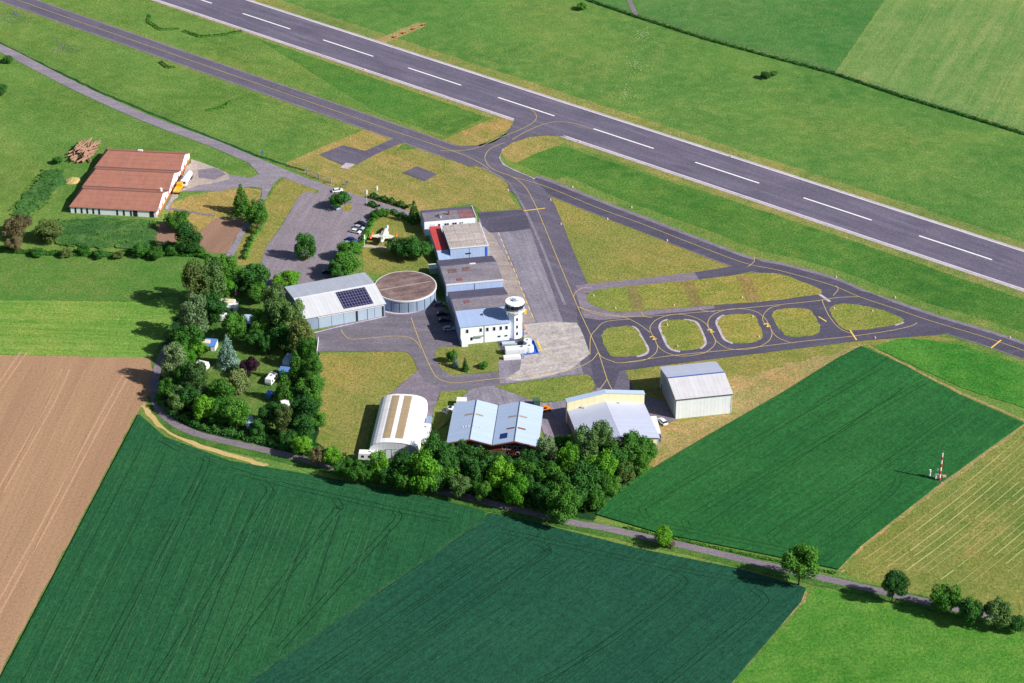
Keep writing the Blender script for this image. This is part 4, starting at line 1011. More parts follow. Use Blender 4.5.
# ---- hangar 4
o, rz, L = frame_of((675.4, 419.1), (731, 413.2)); D = 20.3
h4 = thing('gabled_hangar', 'large pale grey gabled hangar with a blue ridge line standing alone by the wheat', 'hangar', o, rz)
MB().prism([(0, 0), (D, 0), (D, 7.5), (D / 2 + .3, 9.3), (0, 7.5)], 0.06, L - .06).build('wall', M_H4WALL, h4)
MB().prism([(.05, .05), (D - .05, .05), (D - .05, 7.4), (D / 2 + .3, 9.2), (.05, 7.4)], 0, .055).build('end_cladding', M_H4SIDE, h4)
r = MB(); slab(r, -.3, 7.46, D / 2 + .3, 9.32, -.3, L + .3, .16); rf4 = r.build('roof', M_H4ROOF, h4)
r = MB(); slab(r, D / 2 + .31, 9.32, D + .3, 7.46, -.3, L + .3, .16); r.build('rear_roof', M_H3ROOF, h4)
MB().box(-.35, L + .35, D / 2 - .05, D / 2 + .55, 9.45, 9.55).build('ridge_cap', M_BLUEL, rf4)
MB().box(-.3, L + .3, -.42, -.3, 7.35, 7.6).build('gutter', M_DGREY, h4)
MB().box(-.12, -.004, 3, 17, .1, 6.6).build('door', M_H3WALL, h4)
MB().box(-.14, -.002, 17.1, 18.3, .1, 2.4).build('side_door', M_BROWNROOF, h4)
MB().box(L - .2, L - .02, -.1, -.004, .1, 7.3).build('corner_trim', M_RIM, h4)

# ------------------------------------------------------------------ trees
random.seed(3)
def crown_mesh(seed, shape='round', nl=30, nq=5600, size=.056):
    rnd = random.Random(seed); mb = MB()
    def rdir():
        while True:
            v = Vector((rnd.uniform(-1, 1), rnd.uniform(-1, 1), rnd.uniform(-1, 1)))
            if .1 < v.length < 1: return v.normalized()
    lobes = []
    if shape == 'round':
        for i in range(nl):
            d = rdir(); k = rnd.uniform(.5, .8); lobes.append((Vector((d.x * k, d.y * k, d.z * k * .95 + .02)), rnd.uniform(.2, .36)))
        lobes.append((Vector((0, 0, 0)), .5))
    elif shape == 'tall':
        for i in range(nl + 4):
            z = rnd.uniform(-.85, .85); w = .62 * math.sqrt(max(0, 1 - (z * .95) ** 2)); a = rnd.uniform(0, 2 * PI)
            lobes.append((Vector((w * math.cos(a), w * math.sin(a), z)), rnd.uniform(.2, .36)))
        lobes.append((Vector((0, 0, -.2)), .45)); lobes.append((Vector((0, 0, .35)), .35))
    elif shape == 'cone':
        for lev in range(9):
            z = -.9 + lev * .22; w = .82 * (1 - (z + 1) / 2.05); n = max(3, int(9 * w + 2))
            for j in range(n):
                a = 2 * PI * j / n + rnd.random(); lobes.append((Vector((w * .75 * math.cos(a), w * .75 * math.sin(a), z + rnd.uniform(-.05, .05))), .12 + .2 * w))
        lobes.append((Vector((0, 0, .95)), .07))
    tot = sum(r * r for _, r in lobes)
    for c, r in lobes:
        n = int(nq * r * r / tot)
        for _ in range(n):
            d = rdir(); p = c + d * r * rnd.uniform(.72, 1.12)
            nn = (d * 1.0 + rdir() * .6).normalized()
            a = nn.cross(rdir()).normalized(); b = nn.cross(a)
            s = size * rnd.uniform(.6, 1.35)
            mb.v += [tuple(p + a * s), tuple(p + b * s * .7), tuple(p - a * s), tuple(p - b * s * .7)]
            i = len(mb.v) - 4; mb.f.append((i, i + 1, i + 2, i + 3))
    me = bpy.data.meshes.new('crown'); me.from_pydata(mb.v, [], mb.f); me.update()
    return me
def trunk_mesh(seed):
    rnd = random.Random(seed); m = MB()
    m.tube([(0, 0, 0), (.01, 0, .2), (0, .015, .45), (.01, 0, .8)], [.034, .025, .019, .006], 7)
    for k in range(6):
        a = rnd.uniform(0, 2 * PI); z = rnd.uniform(.3, .55); l = rnd.uniform(.16, .26)
        m.tube([(0, 0, z), (l * .55 * math.cos(a), l * .55 * math.sin(a), z + .1), (l * math.cos(a), l * math.sin(a), z + .22)], [.012, .008, .003], 5)
    return m.mesh('trunk')
CR = {'round': [crown_mesh(i, 'round') for i in range(6)], 'tall': [crown_mesh(20 + i, 'tall') for i in range(4)], 'cone': [crown_mesh(40 + i, 'cone', nq=2600, size=.06) for i in range(2)],
      'loose': [crown_mesh(60 + i, 'round', nl=22, nq=2400, size=.066) for i in range(3)]}
TR = [trunk_mesh(i) for i in range(3)]
BARK = mat_plain('bark', rgb(96, 82, 68), .9, spec=.1)
for me in TR: me.materials.append(BARK)
LEAF = {
 'mid': mat_leaf('leaf_mid_green', rgb(50, 100, 36), rgb(94, 148, 54)),
 'dark': mat_leaf('leaf_dark_green', rgb(44, 90, 40), rgb(74, 128, 54)),
 'bright': mat_leaf('leaf_bright_green', rgb(68, 132, 32), rgb(118, 172, 50)),
 'grey': mat_leaf('leaf_grey_green', rgb(66, 102, 54), rgb(112, 144, 78)),
 'silver': mat_leaf('leaf_silver_green', rgb(76, 108, 70), rgb(130, 154, 104)),
 'olive': mat_leaf('leaf_olive', rgb(82, 104, 52), rgb(130, 142, 80)),
 'brown': mat_leaf('leaf_brownish', rgb(88, 84, 56), rgb(130, 120, 84)),
 'purple': mat_leaf('leaf_purple', rgb(44, 28, 44), rgb(80, 50, 66)),
 'blue': mat_leaf('needle_blue', rgb(76, 114, 106), rgb(138, 170, 154)),
 'pale': mat_leaf('leaf_pale_green', rgb(84, 112, 60), rgb(144, 156, 98)),
}
for k, L_ in CR.items():
    for me in L_: me.materials.append(LEAF['mid'])
GC, GH, GLN, GP, GHR = 'trees around the camping ground', 'trees in the belt behind the hangars', 'trees along the field lane', 'trees around the car park', 'shrubs in the hedgerow below the barn'
ti = 0
def tree(px, py, r, kind, shape, label, hm=None, group=None, name='tree', cat='tree'):
    """px,py: surveyed crown centre; r: crown radius in survey pixels"""
    global ti
    ti += 1; rnd = random.Random(ti * 31)
    rm = r / sc_at(px, py) * (1.1 if group == GH else 1.0 if group == GC else 1.0)
    if shape == 'bush': h = hm or rm * 1.5; rz = h * .5; zc = h * .5
    elif shape == 'cone': h = hm or rm * 3.0; rz = h * .48; zc = h * .54
    elif shape == 'tall': h = hm or rm * 3.3; rz = h * .42; zc = h * .57
    else:
        h = hm or rm * (2.8 if group == GH else 2.5); rz = min(h * .45, rm * 1.25); zc = h - rz
    p = at(px, py, zc); base = Vector((p.x, p.y, 0))
    o = thing(name, label, cat, base, rnd.uniform(0, 6.28), group)
    src = CR['round' if shape == 'bush' else shape]
    c = bpy.data.objects.new('crown', rnd.choice(src)); COL.objects.link(c); c.parent = o
    c.location = (0, 0, zc); q = 1.05 if shape == 'cone' else 1.2
    c.scale = (rm * q * rnd.uniform(.93, 1.08), rm * q * rnd.uniform(.93, 1.08), rz * 1.05)
    c.material_slots[0].link = 'OBJECT'; c.material_slots[0].material = LEAF[kind]
    t_ = bpy.data.objects.new('trunk', rnd.choice(TR)); COL.objects.link(t_); t_.parent = o
    t_.scale = (h * .8, h * .8, h * (.95 if shape != 'bush' else .6))
    return o
T = [
 # camp
 (226, 267, 11, 'mid', 'round', 'green tree at the end of the footpath, north tip of the camp', GC),
 (197, 284, 14, 'olive', 'tall', 'brownish olive willow at the northwest corner of the camping ground', GC),
 (211, 281, 13, 'grey', 'tall', 'tall grey green tree right of the brownish willow', GC),
 (226, 286, 9, 'bright', 'round', 'light green small tree above the cream caravan', GC),
 (253, 277, 13, 'dark', 'round', 'dark round tree beside the lower left edge of the car park', GC),
 (240, 283, 9, 'dark', 'round', 'small dark tree behind the pink parasol', GC),
 (259, 292, 9, 'mid', 'round', 'mid green tree below the dark car park tree', GC),
 (274, 300, 11, 'grey', 'tall', 'grey green tree at the upper left corner of the solar hangar', GC),
 (194, 316, 14, 'silver', 'tall', 'silvery tall birch on the west edge of the camp', GC),
 (212, 307, 13, 'dark', 'round', 'dark leafy tree left of the cream caravan', GC),
 (187, 339, 13, 'mid', 'round', 'broad green tree below the silvery birch', GC),
 (235, 326, 12, 'mid', 'round', 'round green tree in the middle of the camp below the cream caravan', GC),
 (227, 350, 14, 'blue', 'cone', 'blue spruce in the middle of the camping ground', GC, 12),
 (262, 322, 12, 'mid', 'round', 'green tree just under the blue roofed caravan', GC),
 (277, 318, 13, 'grey', 'tall', 'greyish tall tree left of the solar hangar wall', GC),
 (294, 320, 13, 'grey', 'tall', 'grey green tree against the front left corner of the solar hangar', GC),
 (282, 335, 11, 'dark', 'round', 'dark tree below the grey trees by the solar hangar', GC),
 (301, 338, 12, 'olive', 'tall', 'olive green tree near the white gate of the west apron', GC),
 (308, 352, 10, 'mid', 'tall', 'slim green tree beside the white gate', GC),
 (256, 338, 9, 'dark', 'round', 'dark tree behind the purple leaved tree', GC),
 (268, 343, 9, 'dark', 'round', 'dark tree over the shaded caravan row', GC),
 (174, 364, 12, 'silver', 'tall', 'thin pale tree with bare branches at the bend of the lane', GC),
 (186, 375, 13, 'mid', 'round', 'green tree inside the lane bend', GC),
 (169, 388, 10, 'mid', 'round', 'green tree at the outer edge of the lane bend', GC),
 (196, 380, 12, 'grey', 'tall', 'grey blue tree between the bend and the chestnut lawn', GC),
 (190, 398, 11, 'dark', 'round', 'dark tree in the southwest corner of the camp', GC),
 (176, 402, 9, 'grey', 'round', 'grey green tree hugging the lane at the camp corner', GC),
 (205, 407, 12, 'bright', 'round', 'brighter green tree above the lane, third from the camp corner', GC),
 (221, 392, 12, 'mid', 'round', 'mid green tree left of the pale flowering tree', GC),
 (220, 412, 11, 'mid', 'round', 'green tree on the lane side below the mid green one', GC),
 (235, 413, 13, 'mid', 'round', 'full round tree left of the lone blue caravan', GC),
 (198, 348, 9, 'bright', 'round', 'light green tree above the white roofed caravan', GC),
 (186, 358, 9, 'bright', 'round', 'light green tree left of the white roofed caravan', GC),
 (238, 382, 12, 'pale', 'round', 'pale flowering tree on the camp lawn', GC, 9.5),
 (249, 366, 9, 'purple', 'round', 'purple leaved tree on the camp lawn', GC),
 (296, 366, 12, 'mid', 'cone', 'tall pointed green tree by the blue tarp', GC),
 (284, 385, 12, 'mid', 'cone', 'pointed spruce left of the white tent at the camp east side', GC),
 (311, 386, 12, 'mid', 'round', 'round tree at the east camp fence beside the grass field', GC),
 (304, 409, 13, 'dark', 'round', 'large dark round tree at the camp southeast edge', GC),
 (272, 413, 11, 'dark', 'round', 'dark tree right of the lone blue caravan', GC),
 (284, 420, 10, 'olive', 'tall', 'olive thin tree between two dark trees in the camp southeast', GC),
 (303, 427, 11, 'dark', 'round', 'dark tree in the camp south corner', GC),
 (303, 445, 10, 'bright', 'round', 'bright green tree where the camp trees meet the lane', GC),
 (288, 438, 8, 'dark', 'round', 'small dark tree left of the bright green lane tree', GC),
 (317, 420, 8, 'mid', 'round', 'green tree on the camp edge next to the grass field corner', GC),
 # belt
 (332, 457, 8, 'bright', 'round', 'small bright tree above the wheat, left end of the belt', GH),
 (318, 456, 7, 'brown', 'round', 'brownish shrubby tree at the left end of the belt', GH),
 (344, 468, 8, 'mid', 'round', 'green tree left of the motorhome', GH),
 (357, 471, 9, 'mid', 'round', 'green tree in front of the motorhome', GH),
 (379, 466, 9, 'bright', 'tall', 'bright slim tree under the arched hangar front', GH),
 (367, 474, 7, 'dark', 'round', 'low dark tree left of the bright slim one', GH),
 (389, 477, 8, 'dark', 'round', 'dark tree below the arched hangar door', GH),
 (403, 461, 8, 'dark', 'round', 'dark tree at the lower right corner of the arched hangar', GH),
 (403, 478, 10, 'mid', 'round', 'green tree left of the big bright crown', GH),
 (423, 470, 15, 'bright', 'round', 'big bright yellow green tree in front of the arched hangar', GH),
 (436, 449, 12, 'dark', 'round', 'dark green tree between arched and twin hangars', GH),
 (448, 462, 12, 'dark', 'round', 'dark crown right of the big bright tree', GH),
 (459, 485, 9, 'grey', 'round', 'small greyish green tree standing forward by the lane', GH),
 (457, 455, 11, 'dark', 'round', 'dark tree under the left gable of the twin hangar', GH),
 (472, 462, 12, 'dark', 'round', 'dark broad tree in front of the left timber gable', GH),
 (487, 465, 11, 'dark', 'round', 'dark tree under the valley of the twin hangar', GH),
 (478, 474, 11, 'dark', 'round', 'dark tree behind the small greyish lane tree', GH),
 (499, 463, 9, 'dark', 'round', 'narrow dark crown at the foot of the second gable', GH),
 (501, 474, 12, 'bright', 'round', 'bright tree below the second timber gable', GH),
 (515, 489, 12, 'bright', 'round', 'bright round tree on the lane edge below the second gable', GH),
 (483, 490, 8, 'mid', 'round', 'small green tree on the lane between greyish and bright trees', GH),
 (524, 474, 12, 'mid', 'round', 'mid green tree right of the bright pair', GH),
 (546, 452, 10, 'silver', 'tall', 'pale silvery willow right of the twin hangar', GH),
 (547, 476, 12, 'mid', 'round', 'green tree in front of the silvery willow', GH),
 (568, 462, 11, 'bright', 'tall', 'bright green upright tree below the parapet hangar corner', GH),
 (563, 446, 9, 'mid', 'round', 'green tree at the left wall of the parapet hangar', GH),
 (585, 447, 12, 'grey', 'tall', 'grey green tree covering the parapet hangar corner', GH),
 (585, 480, 14, 'dark', 'round', 'large dark grey green crown in the middle of the right belt', GH),
 (564, 505, 14, 'mid', 'round', 'large round tree standing out over the lane at the belt end', GH),
 (543, 496, 10, 'dark', 'round', 'dark green tree left of the large round lane tree', GH),
 (602, 469, 14, 'bright', 'round', 'large bright tree in the right part of the belt', GH),
 (602, 439, 11, 'grey', 'tall', 'greyish willow in front of the parapet hangar roof', GH),
 (616, 455, 11, 'mid', 'round', 'mid green tree under the parapet hangar ridge', GH),
 (634, 448, 12, 'mid', 'round', 'green tree at the near right corner of the parapet hangar', GH),
 (647, 450, 9, 'mid', 'round', 'rightmost tree of the belt next to the dry grass', GH),
 (640, 463, 9, 'mid', 'round', 'green tree at the right end of the belt above the wheat', GH),
 (624, 472, 9, 'olive', 'round', 'olive shrubby tree above the wheat corner', GH),
 (612, 486, 8, 'mid', 'round', 'low green tree at the wheat corner of the belt', GH),
 (597, 500, 8, 'mid', 'round', 'low green tree near the lane and the wheat corner', GH),
 (528, 460, 9, 'dark', 'round', 'dark tree covering the right end of the timber front', GH),
 (512, 469, 8, 'dark', 'round', 'small dark tree in front of the timber windows', GH),
 (465, 470, 8, 'dark', 'round', 'dark low crown behind the lane gap', GH),
 (532, 486, 9, 'dark', 'round', 'dark tree between the bright lane tree and its right neighbour', GH),
 (579, 495, 9, 'dark', 'round', 'dark tree right above the large round lane tree', GH),
 (436, 478, 10, 'dark', 'round', 'dark tree below and right of the big bright yellow green crown', GH),
 (452, 474, 9, 'mid', 'round', 'mid green tree above the small greyish lane tree', GH),
 (493, 468, 10, 'dark', 'round', 'dark crown left of the bright tree below the second gable', GH),
 (536, 464, 10, 'dark', 'round', 'dark crown left of the silvery willow foot', GH),
 (558, 488, 12, 'mid', 'round', 'green crown right behind the large round lane tree', GH),
 (572, 474, 10, 'mid', 'round', 'green crown right of the upright bright tree', GH),
 (600, 484, 10, 'mid', 'round', 'green crown right of the large dark grey green one', GH),
 (618, 466, 11, 'dark', 'round', 'dark crown right of the large bright tree in the right belt', GH),
 (412, 484, 7, 'mid', 'round', 'low tree on the lane below the big bright crown', GH),
 (180, 352, 10, 'mid', 'round', 'green tree at the west camp edge above the pale bare tree', GC),
 (314, 372, 9, 'mid', 'tall', 'upright green tree on the east camp fence, uppermost', GC),
 (312, 403, 9, 'mid', 'round', 'green crown on the east camp fence below the round one', GC),
 (258, 428, 8, 'dark', 'round', 'dark low crown under the lone pale blue caravan', GC),
 (183, 390, 10, 'grey', 'round', 'grey green crown filling the southwest camp corner', GC),
 # lane
 (664, 536, 9, 'bright', 'round', 'small bright green tree beside the lane, leftmost of the lane trees', GLN, 7),
 (671, 544, 4.5, 'brown', 'bush', 'small brownish shrub beside the bright lane tree', GLN),
 (801, 562, 17, 'mid', 'round', 'large round solitary tree standing over the lane', GLN, 14.5),
 (894, 584, 12, 'dark', 'round', 'dark solitary tree on the lane right of the large round one', GLN, 11),
 (946, 598, 13, 'mid', 'round', 'first tree of the lane group at the right edge', GLN, 10),
 (971, 611, 12, 'dark', 'round', 'second tree of the lane group at the right edge', GLN, 9),
 (998, 613, 13, 'grey', 'round', 'greyish third tree of the lane group at the right edge', GLN, 10),
 (1017, 623, 8, 'dark', 'round', 'last low tree of the lane group in the corner', GLN, 6),
 # car park
 (241, 198, 12, 'mid', 'cone', 'upright dark green tree beside the branch road, nearer the barn', GP, 12),
 (257, 213, 11, 'mid', 'tall', 'second upright tree on the branch road, next to the orange soil', GP, 10),
 (255, 227, 6, 'olive', 'bush', 'low shrub below the second upright tree', GP),
 (340, 199, 10, 'dark', 'round', 'round dark tree on the car park island', GP, 7),
 (305, 246, 10, 'dark', 'tall', 'slim tree with long shadow inside the car park', GP, 10),
 (287, 279, 12, 'bright', 'round', 'wide bright tree at the back of the solar hangar', GP, 7),
 (345, 263, 14, 'mid', 'round', 'broad tree between the parked cars and the solar hangar', GP, 9),
 (350, 249, 11, 'mid', 'round', 'light crown below the row of parked cars', GP, 8),
 (337, 270, 9, 'dark', 'round', 'dark crown at the rear eave of the solar hangar', GP, 8),
 (395, 246, 9, 'grey', 'round', 'grey green tree directly below the jet', GP, 7),
 (405, 247, 10, 'dark', 'round', 'dark tree beside the round hangar lawn', GP, 8),
 (417, 248, 12, 'dark', 'round', 'large dark tree left of the red annex', GP, 9),
 (414, 211, 8, 'dark', 'cone', 'dark conifer at the west side of the far office', GP, 9),
 (376, 214, 6, 'mid', 'bush', 'low clipped bush at the gate end of the hedge', GP),
 (384, 212, 5, 'mid', 'bush', 'small bush between hedge and jet lawn', GP),
 (452, 356, 5.5, 'mid', 'bush', 'small round tree on the office lawn', GP, 5),
 (455, 361, 4.5, 'blue', 'cone', 'small blue spruce on the office lawn', GP, 4.5),
 (465, 364, 4.5, 'dark', 'cone', 'small dark conifer on the office lawn', GP, 5),
 (484, 365, 4.5, 'mid', 'bush', 'low green bush at the lawn edge by the taxiway', GP),
 # barn surroundings
 (178, 220, 11, 'mid', 'round', 'bushy green tree beside the garden plot below the barn', GHR, 8),
 (188, 238, 12, 'dark', 'tall', 'dark tall tree at the hedge end beside the garden plot', GHR, 11),
 (13, 228, 10, 'brown', 'round', 'brownish bare tree at the left hedge end', GHR, 9),
 (22, 222, 8, 'brown', 'round', 'brownish crown right of the bare hedge end tree', GHR, 8),
 (14, 243, 7, 'brown', 'round', 'small brownish tree below the bare pair', GHR),
 (48, 231, 13, 'olive', 'round', 'round olive green tree in the tall grass', GHR, 8),
 (83, 250, 6, 'mid', 'bush', 'light bush in the middle of the hedgerow', GHR),
 (66, 253, 6, 'olive', 'bush', 'olive bush left of the middle hedgerow bush', GHR),
 (38, 252, 6, 'dark', 'bush', 'dark bush below the round olive tree', GHR),
 (100, 254, 6, 'dark', 'bush', 'dark bush right of the middle hedgerow bush', GHR),
 (118, 255, 5, 'olive', 'bush', 'low olive bush in the right half of the hedgerow', GHR),
 (142, 250, 9, 'dark', 'bush', 'dense dark bush left of the tall hedge tree', GHR, 5),
 (156, 253, 8, 'mid', 'bush', 'green bush between the dense bush and the tall tree', GHR, 4.5),
 (171, 248, 8, 'dark', 'bush', 'dark bush touching the tall hedge tree', GHR, 5),
 (200, 251, 6, 'mid', 'bush', 'bush at the lower corner of the garden plot', GHR),
 (-1, 90, 8, 'dark', 'round', 'dark shrub cut by the left edge of the picture', GHR, 5),
 (8, 59, 5, 'dark', 'bush', 'dark shrub under the road at the left edge', GHR),
 (58, 160, 5, 'dark', 'bush', 'dark scrub patch left of the log pile', GHR),
 (582, 6, 5, 'mid', 'bush', 'round lone bush at the top near the field fence', 'lone bushes north of the runway'),
 (766, 75, 5, 'dark', 'bush', 'lone bush in the middle of the north meadow', 'lone bushes north of the runway'),
 (774, 73, 3.5, 'grey', 'bush', 'smaller grey bush right of the lone meadow bush', 'lone bushes north of the runway'),
]
for row in T:
    px, py, r, kind, shape, label, grp = row[:7]
    nm = 'bush' if shape == 'bush' or 'bush' in label or 'shrub ' in label else ('conifer' if shape == 'cone' else 'tree')
    tree(px, py, r, kind, shape, label, row[7] if len(row) > 7 else None, grp, nm, 'bush' if nm == 'bush' else 'tree')

def tufts(label, poly, n, kind, h=.9, seed=1):
    rnd = random.Random(seed); poly = [at(*p).xy for p in poly]; o = poly[0].copy(); mb = MB()
    x0, x1 = min(p.x for p in poly), max(p.x for p in poly); y0, y1 = min(p.y for p in poly), max(p.y for p in poly); k = 0
    while k < n:
        q = Vector((rnd.uniform(x0, x1), rnd.uniform(y0, y1)))
        if not inside(q, poly): k += .3; continue
        k += 1; cl = rnd.uniform(.3, 1.1)
        for _ in range(6):
            p = Vector((q.x - o.x + rnd.gauss(0, .4) * cl, q.y - o.y + rnd.gauss(0, .4) * cl, .3 + rnd.uniform(.1, h) * cl)); nn = Vector((rnd.uniform(-1, 1), rnd.uniform(-1, 1), 1.2)).normalized()
            a = nn.cross(Vector((rnd.uniform(-1, 1), rnd.uniform(-1, 1), .2))).normalized(); b = nn.cross(a); w_ = rnd.uniform(.15, .4)
            mb.v += [tuple(p + a * w_), tuple(p + b * w_), tuple(p - a * w_), tuple(p - b * w_)]; i = len(mb.v) - 4; mb.f.append((i, i + 1, i + 2, i + 3))
    me = bpy.data.meshes.new('tall_weeds'); me.from_pydata(mb.v, [], mb.f); me.materials.append(LEAF[kind]); ob = bpy.data.objects.new('tall_weeds', me); COL.objects.link(ob); ob.location = (o.x, o.y, 0)
    tag(ob, label, 'weeds', None, 'stuff')
tufts('rough tall weeds below the barn', [(58, 220), (157, 221), (155, 246), (60, 248)], 420, 'mid', .6, seed=2)
tufts('rough weeds in a strip left of the barn', [(42, 170), (66, 170), (46, 206), (26, 222), (8, 214)], 260, 'mid', .6, seed=3)
tufts('undergrowth on the ground below the tree belt', [(312, 455), (360, 462), (420, 462), (540, 458), (566, 442), (655, 452), (640, 472), (596, 512), (560, 518), (494, 501), (440, 489), (380, 477)], 1800, 'mid', 1.4, seed=4)
# hedges: leafy strips
def hedge(name, label, pts, w, h, kind, dens=26, group=None):
    rnd = random.Random(len(label)); mb = MB()
    P = [at(*p).xy for p in pts]; L = [(P[i + 1] - P[i]).length for i in range(len(P) - 1)]
    o = P[0]
    for i, ln in enumerate(L):
        d = (P[i + 1] - P[i]) / ln; n = Vector((-d.y, d.x))
        for _ in range(int(ln * dens)):
            s = rnd.random() * ln; a = rnd.uniform(-1, 1); 
            hh = h * (.85 + .25 * math.sin(s * 1.3 + i)) 
            z = rnd.random() ** .5 * hh; ww = w / 2 * (1 - .35 * (z / hh) ** 3)
            if rnd.random() < .6: a = math.copysign(rnd.uniform(.8, 1), a)
            else: z = hh * rnd.uniform(.85, 1.02)
            q = P[i] + d * s + n * a * ww - o; p = Vector((q.x, q.y, z))
            nn = Vector((n.x * a, n.y * a, .8)) + Vector((rnd.uniform(-.7, .7), rnd.uniform(-.7, .7), rnd.uniform(-.7, .7)))
            nn.normalize(); aa = nn.cross(Vector((rnd.uniform(-1, 1), rnd.uniform(-1, 1), .3))).normalized(); bb = nn.cross(aa); z_ = .3 * rnd.uniform(.6, 1.3)
            mb.v += [tuple(p + aa * z_), tuple(p + bb * z_), tuple(p - aa * z_), tuple(p - bb * z_)]
            k = len(mb.v) - 4; mb.f.append((k, k + 1, k + 2, k + 3))
    me = bpy.data.meshes.new(name); me.from_pydata(mb.v, [], mb.f); me.materials.append(LEAF[kind])
    ob = bpy.data.objects.new(name, me); COL.objects.link(ob); ob.location = (o.x, o.y, 0)
    return tag(ob, label, 'hedge', group)
hedge('hedge', 'clipped dark hedge running from the gate to the far office', [(371, 197.5), (390, 203), (411, 210)], 2.0, 2.0, 'dark', 60)
hedge('hedge', 'short clipped hedge block beside the jet lawn gate', [(369, 205), (379, 208.5)], 2.4, 1.6, 'mid', 60)
hedge('hedge', 'hedge between the path and the jet lawn', [(391, 213), (402, 217), (412, 222)], 2.0, 1.8, 'dark', 60)
hedge('hedge', 'hedge behind the row of parked cars', [(373, 220), (364, 240), (356, 254)], 2.6, 1.2, 'mid', 60)
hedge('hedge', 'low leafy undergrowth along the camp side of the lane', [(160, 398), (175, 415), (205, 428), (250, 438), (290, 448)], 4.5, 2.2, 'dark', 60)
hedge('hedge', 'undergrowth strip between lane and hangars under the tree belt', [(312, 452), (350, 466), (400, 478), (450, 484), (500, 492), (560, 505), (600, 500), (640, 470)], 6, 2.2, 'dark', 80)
hedge('hedge', 'thin green hedgerow below the barn meadow', [(-10, 250), (40, 254), (110, 256), (135, 253), (200, 256), (218, 262)], 2.5, 1.2, 'mid', 60)
hedge('hedge', 'hedge between the lower garden plot and the car park lawn', [(262, 226), (252, 240), (244, 260)], 2.0, 1.4, 'mid', 50)
hedge('hedge', 'weedy strip beside the wheat along the lane', [(625, 528), (700, 545), (770, 560), (835, 574)], .8, .6, 'mid', 30)
for nm, pts in (('scrub in the meadow between taxiway and runway', [(150, 15), (148, 22), (160, 30), (180, 29)]), ('dark scrub line below the runway at the top left', [(183, 31), (200, 37), (225, 35), (242, 31)]), ('small scrub line in the meadow left of the taxiway', [(206, 111), (222, 108), (232, 101)]), ('scrub clump beside the parallel taxiway', [(160, 62), (168, 68), (175, 67)])):
    hedge('scrub', nm, pts, 2.4, .45, 'mid', 20)

def flowers(label, px, py, r, n, c, seed):
    rnd = random.Random(seed); m = MB(); o = at(px, py)
    for _ in range(n):
        a = rnd.uniform(0, 6.28); q = abs(rnd.gauss(0, .5)) * r; x, y = q * math.cos(a), q * math.sin(a) * 1.4; w_ = rnd.uniform(.12, .4); z = .25
        m.poly([(x - w_, y, z), (x, y - w_, z), (x + w_, y, z), (x, y + w_, z)])
    me = m.build('flower_patch', mat_paint('petals', c, .9, .3)); me.location = (o.x, o.y, 0); tag(me, label, 'flowers', None, 'stuff')
flowers('white flowers near the north fence', 641, 36, 9, 90, rgb(170, 190, 140), 1)
flowers('white flowers in the upper middle of the north meadow', 634, 64, 16, 120, rgb(160, 184, 130), 2)
flowers('white flowers in the lower middle of the north meadow', 626, 92, 12, 80, rgb(160, 184, 130), 3)
flowers('violet flowers at the top left corner', 14, 14, 16, 160, rgb(132, 122, 160), 4)
flowers('violet flowers in the upper left meadow', 64, 48, 12, 90, rgb(128, 120, 156), 5)
# ------------------------------------------------------------------ log pile, fences, gate, mast
lp = thing('log_pile', 'heap of pale tree trunks and branches beside the barn', 'log pile', at(82, 159), 0)
rnd = random.Random(5); ML = mat_paint('bare_log', rgb(158, 124, 106), .9, .5, 1.0, dc=rgb(110, 78, 60))
for k in range(70):
    x = rnd.uniform(-4, 4); y = rnd.uniform(-2, 12); z = rnd.uniform(.3, 3.4) * (1 - abs(x) / 8); a = PI / 2 - .25 + rnd.uniform(-.7, .7); l = rnd.uniform(2.5, 7) / 2
    MB().tube([(x - l * math.cos(a), y - l * math.sin(a), max(.3, z)), (x, y, max(.3, z) + .1), (x + l * math.cos(a), y + l * math.sin(a), max(.3, z + .2))], [.35, .32, .22], 7).build('log', ML, lp)
sh = thing('soil_heap', 'small tan heap of soil left of the barn', 'heap', at(73, 181), 0)
m = MB(); R = 3.2
for i in range(5):
    pass
rnd = random.Random(8); rings = []
for j, (rr_, zz) in enumerate(((1, 0), (.8, .5), (.5, .95), (.2, 1.2))):
    for k in range(14):
        a = 2 * PI * k / 14; q = R * rr_ * rnd.uniform(.88, 1.12); m.v.append((q * math.cos(a) * 1.1, q * math.sin(a), zz * rnd.uniform(.9, 1.1)))
for j in range(3):
    for k in range(14): m.f.append((j * 14 + k, j * 14 + (k + 1) % 14, (j + 1) * 14 + (k + 1) % 14, (j + 1) * 14 + k))
m.f.append(tuple(42 + k for k in range(14))); m.build('heap', S_TAN, sh)

def fence(label, pts, n, h, pm, wire=True, wm=None, rails=(0.5, 1.0), pr=.06, name='fence'):
    P = [at(*p).xy for p in pts]; L = [(P[i + 1] - P[i]).length for i in range(len(P) - 1)]; tot = sum(L)
    f = thing(name, label, 'fence', (P[0].x, P[0].y, 0), 0); o = P[0]; Q = []
    post = MB().cyl(0, 0, 0, h, pr, n=6).mesh('post', pm)
    for k in range(n + 1):
        s = tot * k / n; i = 0
        while i < len(L) - 1 and s > L[i]: s -= L[i]; i += 1
        q = P[i] + (P[i + 1] - P[i]) * min(1, s / L[i]) - o; Q.append(q)
        c = bpy.data.objects.new('post', post); COL.objects.link(c); c.parent = f; c.location = (q.x, q.y, 0)
    if wire:
        m = MB()
        for r_ in rails: m.tube([(q.x, q.y, h * r_) for q in Q], [pr * .45] * len(Q), 4)
        m.build('wire', wm or pm, f)
    return f
M_POST = mat_paint('grey_wood_post', rgb(150, 140, 128), .9, .2)
